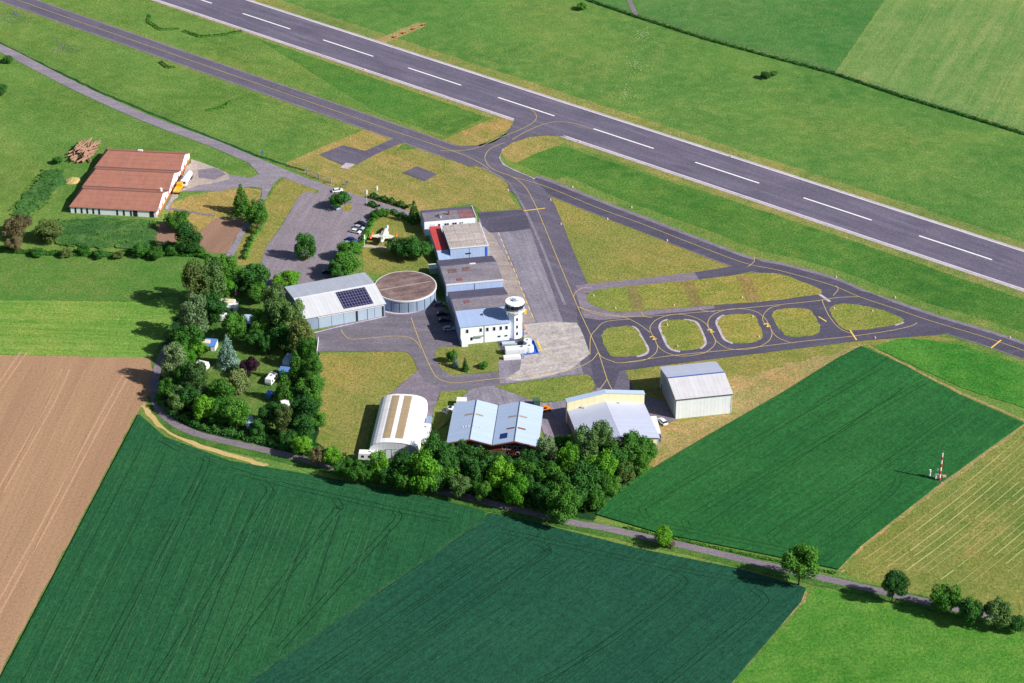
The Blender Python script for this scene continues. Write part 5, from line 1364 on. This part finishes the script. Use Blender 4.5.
line('ditch', [[(575, -5), (590, 1), (637, 17), (707, 39.5), (768, 56), (835, 74), (900, 96), (1024, 134), (1200, 190)]], 2.2, zl(3.4), mat_grass('ditch_grass', rgb(20, 56, 28), rgb(30, 70, 34), rgb(44, 84, 40)), 0)
fence('long post and wire fence above the ditch across the top right', [(588, -2), (637, 14), (707, 36.5), (768, 53), (835, 71), (900, 93), (1024, 131)], 95, 1.3, M_POST, pr=.1)
hedge('hedge', 'low dark ditch growth along the top right fence', [(590, 1.5), (637, 17.5), (707, 40), (768, 56.5), (835, 74.5), (900, 96.5), (1024, 134.5)], 1.6, .9, 'dark', 22)
line('ditch', [[(-20, 33), (0, 43), (60, 73), (107, 95), (180, 125), (255, 155), (305, 171)]], 1.3, zl(3.4), mat_grass('roadside_grass', rgb(30, 80, 34), rgb(40, 96, 38), rgb(60, 112, 46)), 0)
fence('thin perimeter fence along the access road', [(0, 42), (60, 72), (107, 94), (180, 124), (255, 154), (306, 170.5)], 60, 1.7, mat_plain('green_grey_post', rgb(96, 116, 96), .7), rails=(.3, .65, .98), pr=.05)
fence('thin perimeter fence from the gate to the hedge', [(332, 183), (350, 189), (371, 196)], 9, 1.7, M_POST, pr=.05)
fence('grey fence between the camp and the grass field', [(317.5, 357), (315.5, 378), (314, 400)], 10, 1.7, M_METAL, rails=(.3, .6, .95))
g = thing('gate', 'three post sliding gate in the perimeter fence at the car park entrance', 'gate', at(307, 174), heading((307, 174), (331, 183.5)))
gl = (at(331, 183.5) - at(307, 174)).length
m = MB()
for x in (0, gl / 2, gl): MB().box(x - .15, x + .15, -.15, .15, 0, 2.4).build('gate_post', mat_plain('blue_grey_post', rgb(130, 156, 176), .5), g)
for k in range(2):
    m = MB(); x0 = .2 + k * gl / 2; x1 = x0 + gl / 2 - .4
    for z in (.3, 1.8): m.box(x0, x1, -.04, .04, z, z + .08)
    for j in range(16): x = x0 + (x1 - x0) * j / 15; m.box(x - .02, x + .02, -.02, .02, .38, 1.8)
    m.build('gate_leaf', M_METAL, g)
wg = thing('gate', 'white panel gate closing the west apron beside the camp trees', 'gate', at(316.8, 357), heading((316.8, 357), (318.6, 341)))
m = MB(); ln = (at(318.6, 341) - at(316.8, 357)).length
for j in range(5): m.box(j * ln / 5 + .05, (j + 1) * ln / 5 - .05, -.05, .05, .2, 1.8)
m.build('gate_panel', M_WHP, wg); m = MB()
for j in range(6): m.box(j * ln / 5 - .05, j * ln / 5 + .05, -.08, .08, 0, 2.0)
m.build('gate_posts', M_METAL, wg)

# mast
ms = thing('antenna_mast', 'red and white banded mast at the edge of the wheat', 'mast', at(939.3, 481.5))
zz = .3; MB().box(-.9, .9, -.9, .9, 0, .3).build('foot', A_EDGE, ms)
for k in range(8):
    z0 = .3 + k * 1.28
    MB().cyl(0, 0, z0, z0 + 1.277, .34 - k * .014, n=10).build('band', M_REDP if k % 2 == 0 else M_WHP, ms)
mm = MB().cyl(0, 0, 10.54, 11.6, .1, n=6).box(-.05, .7, -.05, .05, 11.2, 11.3); mm.build('antenna', M_METAL, ms)
hs = thing('instrument_hut', 'small white instrument shelter with a round vent left of the banded mast', 'shelter', at(936.3, 480.5))
MB().cyl(0, 0, 0, .9, .3, n=6).build('leg', M_METAL, hs); MB().box(-.5, .5, -.5, .5, .9, 2.2).build('box', M_WHP, hs, bevel=.05); MB().cyl(.1, 0, 2.3, 3.6, .12, n=6).build('pole', M_METAL, hs); MB().cyl(.1, 0, 3.6, 4.2, .34, .24, n=10).build('vent', M_WHP, hs)
hp = thing('instrument_post', 'slim white post left of the instrument shelter in the wheat', 'post', at(929.4, 478))
MB().cyl(0, 0, 0, .8, .12, n=6).build('leg', M_METAL, hp); MB().cyl(0, 0, .8, 3.1, .3, n=10).build('housing', M_WHP, hp)
pr_ = thing('equipment_box', 'small pinkish box right of the banded mast', 'box', at(944, 478))
MB().box(-.6, .6, -.5, .5, .3, .9).build('box', mat_plain('pinkish_paint', rgb(190, 150, 140), .7), pr_); MB().box(-.4, .4, -.3, .3, 0, .3).build('foot', M_METAL, pr_)

# ------------------------------------------------------------------ vehicles
def car_mesh_parts(kind='car'):
    return
PAINT = {k: mat_plain('car_paint_' + k, c, .25, .0, .6) for k, c in dict(white=rgb(232, 234, 238), silver=rgb(176, 186, 200), blue=rgb(36, 66, 150), navy=rgb(26, 36, 76), black=rgb(28, 28, 34), lightblue=rgb(150, 180, 214), grey=rgb(100, 106, 116), yellow=rgb(240, 180, 30), orange=rgb(236, 140, 30)).items()}
def make_car(label, loc, rz, paint='white', group=None):
    c = thing('parked_car', label, 'car', loc, rz, group)
    m = MB(); prof = [(-2.15, .35), (2.15, .35), (2.2, .62), (2.05, .82), (1.15, .95), (-1.7, .98), (-2.1, .9), (-2.2, .6)]
    m.prism([(x, z) for x, z in prof], -.86, .86, 'y'); m.build('body', PAINT[paint], c, bevel=.06)
    m = MB(); prof = [(-1.85, .97), (1.2, .94), (.55, 1.38), (-1.35, 1.4)]
    m.prism(prof, -.74, .74, 'y'); m.build('windows', M_GLASS, c)
    MB().box(-1.32, .5, -.68, .68, 1.38, 1.47).build('roof', PAINT[paint], c, bevel=.02)
    for x in (-1.35, 1.35):
        for y in (-.8, .8):
            w = MB(); n = 12; i = len(w.v)
            for yy in (y - .1, y + .1):
                for k in range(n): a = 2 * PI * k / n; w.v.append((x + .33 * math.cos(a), yy, .33 + .33 * math.sin(a)))
            w.f += [tuple(range(n))[::-1], tuple(range(n, 2 * n))]
            for k in range(n): w.f.append((k, (k + 1) % n, n + (k + 1) % n, n + k))
            w.build('wheel', M_TYRE, c)
    for y in (-.6, .6):
        MB().box(2.12, 2.2, y - .18, y + .18, .64, .78).build('headlight', M_RIM, c)
        MB().box(-2.21, -2.14, y - .16, y + .16, .64, .8).build('tail_light', M_REDP, c)
    return c
gcar = 'cars parked in the car park'
car0 = make_car('navy car, top one of the row by the hedge', at(361.5, 225), -.42, 'navy', gcar)
def car(px, py, rz, paint, label, group=gcar):
    mt = {'body': PAINT[paint], 'roof': PAINT[paint]}
    return copy_thing(car0, at(px, py), rz, label, group, mats=mt)
car(358.7, 229, -.42, 'silver', 'silver car, second from the top of the row by the hedge')
car(355.5, 232.8, -.42, 'white', 'white car, third from the top of the row by the hedge')
car(351.5, 241, -.42, 'blue', 'blue car below the gap in the row by the hedge')
car(349, 245.3, -.42, 'lightblue', 'pale blue car, lowest of the row by the hedge')
car(335.5, 208.5, 2.2, 'lightblue', 'pale blue car in the shade of the island tree')
car(337.5, 191.8, .3, 'white', 'white car parked beyond the island tree')
car(328, 273.5, -.1, 'navy', 'dark blue car shaded by the trees behind the solar hangar')
gs = 'cars in the shade beside the halls'
car(439.5, 305.8, .12, 'grey', 'grey car in the shade nearest the round hangar', gs)
car(442.5, 315, .12, 'black', 'black car, second in the shade beside the halls', gs)
car(444.5, 321.3, .12, 'navy', 'dark car, third in the shade beside the halls', gs)
car(449, 330, .12, 'silver', 'silver car at the sunny end of the shaded row', gs)
car(662.5, 423, 2.05, 'white', 'white estate car beside the parapet hangar', 'vehicles beside the parapet hangar')

def wheel(m, x, y, r=.4, w=.25, n=12):
    i = len(m.v)
    for yy in (y - w / 2, y + w / 2):
        for k in range(n): a = 2 * PI * k / n; m.v.append((x + r * math.cos(a), yy, r + r * math.sin(a)))
    m.f += [tuple(range(i, i + n))[::-1], tuple(range(i + n, i + 2 * n))]
    for k in range(n): m.f.append((i + k, i + (k + 1) % n, i + n + (k + 1) % n, i + n + k))
def box_trailer(label, loc, rz, L=6, W=2.3, H=2.6, mat=M_WHP, name='caravan', cat='caravan', group=None, win=True, roofm=None, z0=.5, axle=1):
    c = thing(name, label, cat, loc, rz, group); h = L / 2
    m = MB(); m.prism([(-h, z0), (h, z0), (h + .1, z0 + .8), (h - .25, H), (-h + .15, H), (-h - .05, z0 + .8)], -W / 2, W / 2, 'y'); m.build('body', mat, c, bevel=.05)
    MB().box(-h + .25, h - .35, -W / 2 + .1, W / 2 - .1, H + .001, H + .08).build('roof', roofm or mat, c)
    if win:
        for x in (-h * .6, 0, h * .55):
            for y in (-1, 1): MB().box(x - .45, x + .45, y * (W / 2 + .015) - .012, y * (W / 2 + .015) + .012, H * .5, H * .78).build('window', M_GLASS, c)
        MB().box(-.3, .4, -.3, .3, H + .08, H + .2).build('roof_hatch', M_METAL, c)
    for s in range(axle):
        for y in (-1, 1):
            w = MB(); wheel(w, -h * .1 + s * .9, y * (W / 2 - .15)); w.build('wheel', M_TYRE, c)
    MB().box(h, h + 1.2, -.08, .08, z0, z0 + .12).build('drawbar', M_METAL, c)
    return c
M_CREAMP = mat_plain('cream_caravan_skin', rgb(226, 214, 190), .5)
M_BLUTARP = mat_plain('blue_tarp', rgb(90, 130, 200), .6)
M_PBLUE = mat_plain('pale_blue_skin', rgb(176, 200, 232), .5)
gv = 'caravans on the camping ground'
box_trailer('cream caravan with flat roof in the upper part of the camp', at(227.5, 307), -.12, 6, 2.6, 2.6, M_CREAMP, group=gv)
aw = thing('awning', 'white awning tent on the right side of the cream caravan', 'tent', at(233, 310), -.12)
def awning(o, w, d, h0, h1, roofm, wallm):
    MB().prism([(-d / 2, h0), (d / 2, h1), (d / 2, h1 + .08), (-d / 2, h0 + .08)], -w / 2, w / 2).build('tent_roof', roofm, o)
    MB().prism([(-d / 2 + .1, 0), (d / 2 - .1, 0), (d / 2 - .1, h1 - .1), (-d / 2 + .1, h0 - .02)], -w / 2 + .1, w / 2 - .1).build('tent_wall', wallm, o)
    MB().box(-.5, .5, -d / 2 + .05, -d / 2 + .09, .1, h0 * .8).build('tent_door', M_GLASS, o)
awning(aw, 3.6, 3.4, 1.9, 2.4, M_WHP, M_PBLUE)
box_trailer('small white caravan below the cream one', at(223.5, 320), 1.5, 3.2, 2.0, 2.2, M_WHP, group=gv)
aw = thing('awning', 'blue and white awning tent in the upper middle of the camp', 'tent', at(249.5, 325), -.1); awning(aw, 4.6, 5, 2.0, 2.7, M_PBLUE, M_BLUTARP)
box_trailer('white caravan under the trees at the left of the camp', at(204.5, 347), -.15, 5, 2.3, 2.4, M_CREAMP, group=gv)
aw = thing('awning', 'blue awning beside the left caravan of the camp', 'tent', at(211, 348), -.15); awning(aw, 4.2, 4.2, 1.9, 2.5, M_BLUTARP, M_WHP)
box_trailer('white roofed caravan at the left edge of the camp lawn', at(202.5, 369), -.4, 4.2, 2.6, 2.5, M_WHP, group=gv)
box_trailer('lone pale blue caravan near the lane', at(249.8, 426), 1.75, 5.4, 2.5, 2.5, M_PBLUE, group=gv)
box_trailer('white caravan at the right side of the camp lawn', at(271.5, 382), 1.25, 5.4, 2.3, 2.5, M_WHP, group=gv)
box_trailer('pale caravan behind the blue tarp on the right of the camp', at(288.5, 363), 1.3, 5.4, 2.3, 2.4, M_PBLUE, group=gv)
aw = thing('awning', 'blue tarp tent next to the tall pointed tree in the camp', 'tent', at(286.5, 374), -.2); awning(aw, 4.6, 2.4, 1.6, 2.1, M_BLUTARP, M_BLUTARP)
aw = thing('awning', 'small white tent at the lower right of the camp', 'tent', at(285.5, 408), .3); awning(aw, 2.6, 3, 1.7, 2.2, M_WHP, M_WHP)
aw = thing('awning', 'small blue tent under the pointed spruce', 'tent', at(270, 397), 1.2); awning(aw, 3.0, 2, 1.4, 1.8, M_BLUTARP, M_BLUTARP)
ps = thing('parasol', 'closed pink parasol under the trees above the cream caravan', 'parasol', at(236, 297))
MB().cyl(0, 0, 0, .9, .04, n=6).build('pole', M_METAL, ps); MB().cyl(0, 0, .9, 3.0, .5, .08, n=8).build('canopy', mat_plain('pink_cloth', rgb(214, 90, 180), .8), ps)
# motorhome
mh = box_trailer('white motorhome parked at the left corner of the arched hangar', at(370, 459.5), -.05, 7.2, 2.4, 2.9, M_WHP, 'motorhome', 'motorhome')
# containers and trailers between arched hangar and lawn
gt = 'trailers beside the arched hangar'
box_trailer('grey roofed trailer, furthest beside the arched hangar', at(428.6, 425), 1.45, 5.2, 1.8, 1.9, M_WALLA, 'trailer', 'trailer', gt, False)
box_trailer('white trailer with roof hatch beside the arched hangar', at(425.5, 434.5), 1.45, 5.0, 3.0, 2.8, M_WHP, 'trailer', 'trailer', gt)
box_trailer('small white trailer nearest the trees beside the arched hangar', at(423, 442), 1.45, 3.6, 2.2, 2.6, M_WHP, 'trailer', 'trailer', gt, False)
# truck trailer beside hangar 3
tr = thing('box_truck', 'long white box truck along the parapet hangar wall', 'truck', at(655, 430.5), heading((657.5, 438), (651.5, 415)))
MB().box(-5.5, 4.5, -1.0, 1.0, .8, 2.7).build('cargo_box', M_WHP, tr, bevel=.05)
MB().prism([(-7.2, .5), (-5.6, .5), (-5.6, 2.3), (-6.6, 2.3), (-7.2, 1.4)], -.95, .95, 'y').build('cab', PAINT['grey'], tr, bevel=.05)
MB().box(-7.0, -6.4, -.85, .85, 1.5, 2.2).build('windscreen', M_GLASS, tr)
for x in (-6.3, -3, 3): 
    for y in (-.9, .9): w = MB(); wheel(w, x, y, .42); w.build('wheel', M_TYRE, tr)
# barn trucks
yt = thing('truck', 'yellow truck parked against the barn wall', 'truck', at(178.6, 191), heading((175, 195), (183, 183)))
MB().prism([(1.2, .5), (3.4, .5), (3.4, 1.5), (3.0, 2.6), (1.2, 2.6)], -1.1, 1.1, 'y').build('cab', PAINT['yellow'], yt, bevel=.08)
MB().box(3.0, 3.42, -.95, .95, 1.6, 2.35).build('windscreen', M_GLASS, yt)
MB().box(-3.6, 1.1, -1.15, 1.15, .9, 1.1).build('flatbed', M_DGREY, yt); MB().box(-3.6, 1.0, -1.15, 1.15, 1.101, 1.6).build('dropside', PAINT['yellow'], yt)
for x in (-2.6, 2.3):
    for y in (-1, 1): w = MB(); wheel(w, x, y, .48); w.build('wheel', M_TYRE, yt)
wv = thing('tanker_truck', 'white tanker truck on the barn yard behind the yellow truck', 'truck', at(187.5, 181.5), heading((184, 186), (192, 173)))
tk = MB(); tk.tube([(-3.8, 0, 2.0), (-3.6, 0, 2.0), (3.4, 0, 2.0), (3.7, 0, 2.0)], [.6, 1.35, 1.35, .7], 16); tk.build('tank', M_WHP, wv, smooth=True)
MB().prism([(-5.9, .6), (-4.0, .6), (-4.0, 2.9), (-5.4, 2.9), (-5.9, 1.7)], -1.15, 1.15, 'y').build('cab', M_WHP, wv, bevel=.06)
MB().box(-5.85, -5.3, -1.0, 1.0, 1.8, 2.6).build('windscreen', M_GLASS, wv)
MB().box(-4.0, 4.2, -.5, .5, .7, .95).build('chassis', M_DGREY, wv)
for x in (-4.9, 2.0, 3.3):
    for y in (-1, 1): w = MB(); wheel(w, x, y, .5); w.build('wheel', M_TYRE, wv)
# small orange tractor + green container by twin hangar
ot = thing('airport_tug', 'small orange tow tractor between the twin and parapet hangars', 'tractor', at(546, 411), .3)
MB().box(-1.5, 1.5, -.75, .75, .4, 1.2).build('body', PAINT['orange'], ot, bevel=.08); MB().box(-1.0, .1, -.6, .6, 1.2, 2.0).build('cab', M_GLASS, ot); MB().box(-1.1, .2, -.7, .7, 2.0, 2.1).build('roof', PAINT['orange'], ot)
for x in (-1, 1):
    for y in (-.7, .7): w = MB(); wheel(w, x, y, .38); w.build('wheel', M_TYRE, ot)
gx = thing('container', 'dark green container at the far corner of the twin hangar', 'container', at(536.5, 405), .1)
MB().box(-1.1, 1.1, -1.0, 1.0, .1, 2.3).build('body', mat_sheet('green_container', rgb(70, 100, 92), 0, .4, .6, .3), gx); MB().box(-1.0, 1.0, -1.04, -1.001, .2, 2.2).build('door', M_GRNP, gx)
wb = thing('container', 'small white container at the far left corner of the twin hangar', 'container', at(461.5, 405.5), -.08)
MB().box(-1.6, 1.6, -1.3, 1.3, .1, 2.5).build('body', M_WHP, wb, bevel=.04); MB().box(-.5, .5, -1.33, -1.301, .2, 2.1).build('door', M_METAL, wb)
# light aircraft tail next to twin hangar
def plane(name, label, cat, loc, rz, L=7, span=9, body=M_WHP, s=1):
    a = thing(name, label, cat, loc, rz)
    m = MB(); m.tube([(-L * .55, 0, 1.3), (-L * .3, 0, 1.25), (0, 0, 1.2), (L * .25, 0, 1.15), (L * .42, 0, 1.1), (L * .45, 0, 1.1)], [.1, .3, .62, .62, .4, .1], 12); m.build('fuselage', body, a, smooth=True)
    MB().box(-.1, 1.2, -span / 2, span / 2, 1.0, 1.12).build('wing', body, a); MB().box(-L * .55, -L * .45, -1.4, 1.4, 1.4, 1.46).build('tailplane', body, a)
    MB().prism([(-L * .56, 1.3), (-L * .42, 1.3), (-L * .5, 2.5), (-L * .57, 2.5)], -.06, .06, 'y').build('fin', body, a)
    MB().prism([(-.2, 1.6), (1.3, 1.6), (.8, 2.05), (.1, 2.05)], -.4, .4, 'y').build('canopy', M_GLASS, a)
    for x, y in ((.4, -1), (.4, 1), (L * .38, 0)): MB().cyl(x, y, 0, 1.0, .12, n=6).build('wheel_leg', M_TYRE, a)
    return a
plane('light_aircraft', 'small white aircraft on the grass left of the twin hangar', 'aircraft', at(449.5, 412.5), .9, 5, 3.2)
# jet on the lawn
jt = thing('jet_fighter', 'pale jet fighter with orange wing tip tanks displayed on the lawn', 'aircraft', at(384.5, 238.5), heading((383, 243), (388.3, 229)))
M_JET = mat_paint('jet_paint', rgb(214, 214, 200), .4, .3, .8, dc=rgb(120, 140, 150))
m = MB(); m.tube([(-6.6, 0, 2.0), (-5.5, 0, 2.0), (-1, 0, 1.9), (3, 0, 1.9), (6, 0, 1.8), (8.2, 0, 1.7)], [.5, .75, .95, .85, .6, .05], 14); m.build('fuselage', M_JET, jt, smooth=True)
for s_ in (-1, 1):
    m = MB(); z0, z1 = 1.7, 1.84
    pl = [(.8, s_ * .7), (-3.2, s_ * .7), (-2.6, s_ * 4.3), (-1.2, s_ * 4.3)]
    m.poly([(x, y, z1) for x, y in pl]).poly([(x, y, z0) for x, y in pl][::-1])
    for q in range(4): w_ = (q + 1) % 4; m.poly([(*pl[q], z0), (*pl[w_], z0), (*pl[w_], z1), (*pl[q], z1)])
    m.build('wing', M_JET, jt)
    m = MB(); m.tube([(-4.2, s_ * 4.6, 1.75), (-3.4, s_ * 4.6, 1.75), (.2, s_ * 4.6, 1.75), (1.5, s_ * 4.6, 1.75)], [.08, .4, .42, .05], 10); m.build('tip_tank', mat_plain('orange_tank', rgb(232, 110, 60), .5), jt, smooth=True)
    m = MB(); m.tube([(-3, s_ * .95, 1.9), (1.5, s_ * .95, 1.9), (2.2, s_ * .9, 1.9)], [.5, .5, .35], 10); m.build('air_intake', M_JET, jt, smooth=True)
    MB().box(-6.4, -5.0, s_ * .4 if s_ > 0 else -2.1, 2.1 if s_ > 0 else -.4, 3.9, 4.0).build('tailplane', M_JET, jt)
MB().prism([(-6.6, 2.4), (-3.8, 2.5), (-5.2, 4.1), (-6.5, 4.1)], -.09, .09, 'y').build('fin', M_JET, jt)
MB().prism([(3.0, 2.4), (5.4, 2.2), (4.6, 2.85), (3.6, 2.95)], -.35, .35, 'y').build('canopy', mat_plain('canopy_blue', rgb(70, 110, 190), .15), jt, bevel=.05)
for x, y in ((-1.5, -1.2), (-1.5, 1.2), (5, 0)): MB().cyl(x, y, 0, 1.4, .12, n=6).build('undercarriage_leg', M_METAL, jt)
sheet('footpath', [(361, 246), (363, 245), (395, 247.5), (395, 249), (362, 247.5)], zl(4), A_YARD)

# ------------------------------------------------------------------ fuel yard beside the tower
fy = thing('fuel_tank', 'long white tank container in the small yard below the tower', 'tank', at(515.5, 353.5), .12)
MB().box(-3.6, 3.6, -1.2, 1.2, .2, 2.5).build('body', M_WHP, fy, bevel=.06); MB().box(-3.3, 3.3, -1.25, -1.201, .4, 2.2).build('cladding', M_H4WALL, fy); MB().cyl(2.2, 0, 2.51, 2.9, .4, n=10).build('hatch', M_METAL, fy)
f2 = thing('fuel_tank', 'lower white box in front of the long white tank container', 'tank', at(514.5, 358.8), .12)
MB().box(-3.8, 2.2, -.8, .8, 0, 1.3).build('body', M_WHP, f2, bevel=.05); MB().box(2.3, 3.2, -.7, .7, 0, 1.5).build('pump_cabinet', M_WALLA, f2)
f3 = thing('tray', 'blue bund tray holding two white tanks beside the tower', 'tray', at(529, 348.5), RRZ)
m = MB()
m.box(-2.6, 2.6, -4.2, 4.2, 0, .15).box(-2.6, -2.45, -4.2, 4.2, .151, .6).box(2.45, 2.6, -4.2, 4.2, .151, .6).box(-2.449, 2.449, -4.2, -4.05, .151, .6).box(-2.449, 2.449, 4.05, 4.2, .151, .6)
m.build('tray', M_BLUE, f3)
for y, lb in ((-1.8, 'near white rounded tank standing in the blue tray'), (2.0, 'far white rounded tank standing in the blue tray')):
    p = Vector(rowloc(0, 0)); q = at(529, 348.5) + Vector((-.2 * math.cos(RRZ) - y * math.sin(RRZ), -.2 * math.sin(RRZ) + y * math.cos(RRZ), .15))
    tk = thing('tank', lb, 'tank', q, RRZ, 'white tanks in the blue tray')
    MB().cyl(0, 0, 0, 2.1, 1.5, 1.4, n=16).build('vessel', M_WHP, tk, smooth=False, bevel=.08); MB().cyl(0, 0, 2.12, 2.35, .35, n=10).build('lid', M_METAL, tk)
f4 = thing('pallet_stack', 'pale stacked panels lying in the fuel yard', 'pallets', at(509.5, 344.5), .1)
for k in range(4): MB().box(-2.6, 2.6, -.9, .9, .05 + k * .2, .2 + k * .2).build('panel', mat_plain('pale_panel', rgb(176, 196, 204), .6), f4)
f5 = thing('storage_rack', 'dark metal rack in the fuel yard under the tower', 'rack', at(523, 344.5), .12)
for x in (-1.2, 1.2):
    for y in (-.6, .6): MB().box(x - .06, x + .06, y - .06, y + .06, 0, 1.9).build('leg', M_DGREY, f5)
for z in (.6, 1.2, 1.85): MB().box(-1.3, 1.3, -.7, .7, z, z + .06).build('shelf', M_DGREY, f5)
for k, (x, y, lb) in enumerate(((523.5, 325.5, 'orange traffic cone nearest the tower, top of three'), (525.5, 330, 'middle orange traffic cone beside the tower'), (527.5, 334, 'lowest orange traffic cone beside the tower'))):
    c = thing('traffic_cone', lb, 'cone', at(x, y), 0, 'orange cones beside the tower')
    MB().box(-.4, .4, -.4, .4, 0, .08).build('base', M_ORG, c); MB().cyl(0, 0, .08, 1.1, .34, .08, n=10).build('cone', M_ORG, c)
bb = thing('waste_bin', 'small blue bin at the foot of the tower', 'bin', at(522.8, 334.8), .1)
MB().box(-.35, .35, -.35, .35, 0, 1.05).build('body', M_BLUE, bb, bevel=.04); MB().box(-.38, .38, -.38, .38, 1.06, 1.14).build('lid', M_BLUE, bb)

# ------------------------------------------------------------------ airfield markers
pg = 'orange approach light units beside the runway'
papi = None
for i, (x, y, lb) in enumerate(((394.8, 37.5, 'orange light unit nearest the runway'), (404, 33.5, 'second orange light unit from the runway'), (413.5, 29.5, 'third orange light unit from the runway'), (423.5, 25.5, 'orange light unit furthest from the runway'))):
    if not papi:
        papi = thing('approach_light', lb, 'light unit', at(x, y), heading((394, 37), (423, 25)), pg)
        MB().box(-.8, .8, -.45, .45, .4, .85).build('housing', M_ORG, papi, bevel=.04); MB().box(-.7, -.6, -.4, .4, 0, .4).box(.6, .7, -.4, .4, 0, .4).build('legs', M_METAL, papi)
        MB().box(-.7, .7, -.49, -.451, .5, .8).build('lens', M_GLASS, papi)
    else: copy_thing(papi, at(x, y), papi.rotation_euler[2], lb, pg)
mk = [(593.5, 296.5, 'on the left end of the long island'), (615.5, 309, 'at the lower left of the long island'), (674, 306, 'on the long island, lower middle'), (742, 298, 'on the long island, right part'), (667, 325.5, 'upper left of the second loop island'), (677.5, 347, 'bottom of the second loop island'), (752.5, 317, 'upper right of the third loop island'), (759, 337.5, 'lower right of the third loop island'),
      (834, 309, 'left tip of the last loop island'), (872.5, 311.5, 'top of the last loop island'), (550.5, 200.5, 'at the apex of the mown triangle'), (561, 224.5, 'inside the left edge of the mown triangle'), (607.5, 219.5, 'on the upper edge of the mown triangle'), (667, 241, 'on the far edge of the mown triangle'), (508, 190.5, 'on the grass left of the taxiway bend'),
      (572.5, 187.5, 'on the verge beyond the diagonal taxiway'), (631.5, 208, 'on the verge beyond the diagonal taxiway, further right'), (364.5, 70, 'on the verge of the runway near its second dash'), (579, 142, 'at the corner where taxiway meets runway'), (731, 157, 'on the far verge of the runway'), (836, 277.5, 'on the verge above the taxiway junction'), (895, 298, 'on the verge above the outgoing taxiway'), (1010, 338, 'on the verge near the right edge'), (875, 338.5, 'beside the young crop corner')]
m0 = None; M_MARK = mat_plain('marker_white', rgb(226, 190, 170), .6)
for x, y, w_ in mk:
    lb = 'small pale taxiway marker ' + w_
    if m0 is None:
        m0 = thing('taxiway_marker', lb, 'marker', at(x, y), 0, 'small pale airfield markers')
        MB().box(-.35, .35, -.35, .35, .05, .13).build('slab', A_EDGE, m0); MB().cyl(0, 0, .131, .7, .3, .2, n=8).build('marker', M_MARK, m0)
    else: copy_thing(m0, at(x, y), random.random(), lb, 'small pale airfield markers')
sg = thing('info_sign', 'small blue sign on the grass beside the car park gate', 'sign', at(347, 185), .2)
MB().cyl(0, 0, 0, 1.4, .06, n=6).build('post', M_METAL, sg); MB().box(-.5, .5, -.05, .05, .9, 1.7).build('panel', M_BLUE, sg)
sg = thing('info_sign', 'blue sign post beside the access road fence', 'sign', at(262.5, 157), .2)
MB().cyl(0, 0, 0, 2.2, .06, n=6).build('post', M_METAL, sg); MB().box(-.55, .55, -.05, .05, 1.6, 2.6).build('panel', M_BLUE, sg)
def flag(label, px, py, h):
    f = thing('flagpole', label, 'flagpole', at(px, py), .4)
    MB().cyl(0, 0, 0, h, .08, .05, n=8).build('pole', M_WHP, f)
    m = MB()
    for i in range(6):
        m.poly([(.05 + i * .07, .04 * math.sin(i), h - 2), (.12 + i * .07, .04 * math.sin(i + 1), h - 2), (.12 + i * .07, .04 * math.sin(i + 1), h - .1), (.05 + i * .07, .04 * math.sin(i), h - .1)])
    m.build('flag', M_WHP, f); return f
flag('white flag on a pole at the start of the lawn hedge', 367, 206, 7)
flag('white flag on a pole at the bottom of the parked car row', 364.5, 246.5, 5)
flag('white flag on a pole behind the hedge on the mown grass', 377, 195, 4)
random.seed(2)

# ------------------------------------------------------------------ camera, sun, sky
cam = bpy.data.cameras.new('camera'); co = bpy.data.objects.new('camera', cam); COL.objects.link(co)
co.location = (0, 0, CAM_H); co.rotation_euler = (PI / 2 - PITCH, 0, 0)
cam.sensor_width = 36; cam.lens = FPX / 1024 * 36; cam.clip_end = 20000; cam.clip_start = 1
sc.camera = co
AZ, EL = math.radians(-22), math.radians(36)      # direction towards the sun, from +X
sun = bpy.data.lights.new('sun', 'SUN'); so = bpy.data.objects.new('sun', sun); COL.objects.link(so)
sun.energy = 5.0; sun.angle = math.radians(.5); sun.color = (1, .955, .885)
dv = Vector((math.cos(AZ) * math.cos(EL), math.sin(AZ) * math.cos(EL), math.sin(EL)))
so.rotation_euler = dv.to_track_quat('Z', 'Y').to_euler()
w = bpy.data.worlds.new('World'); sc.world = w; w.use_nodes = True
nt = w.node_tree; bg = nt.nodes['Background']; sky = nt.nodes.new('ShaderNodeTexSky'); sky.sky_type = 'NISHITA'; sky.sun_disc = False
sky.sun_elevation = EL; sky.sun_rotation = math.pi / 2 - AZ
nt.links.new(sky.outputs[0], bg.inputs[0]); bg.inputs[1].default_value = .06
sc.view_settings.view_transform = 'Standard'; sc.view_settings.look = 'None'; sc.view_settings.exposure = .42; sc.view_settings.gamma = 1
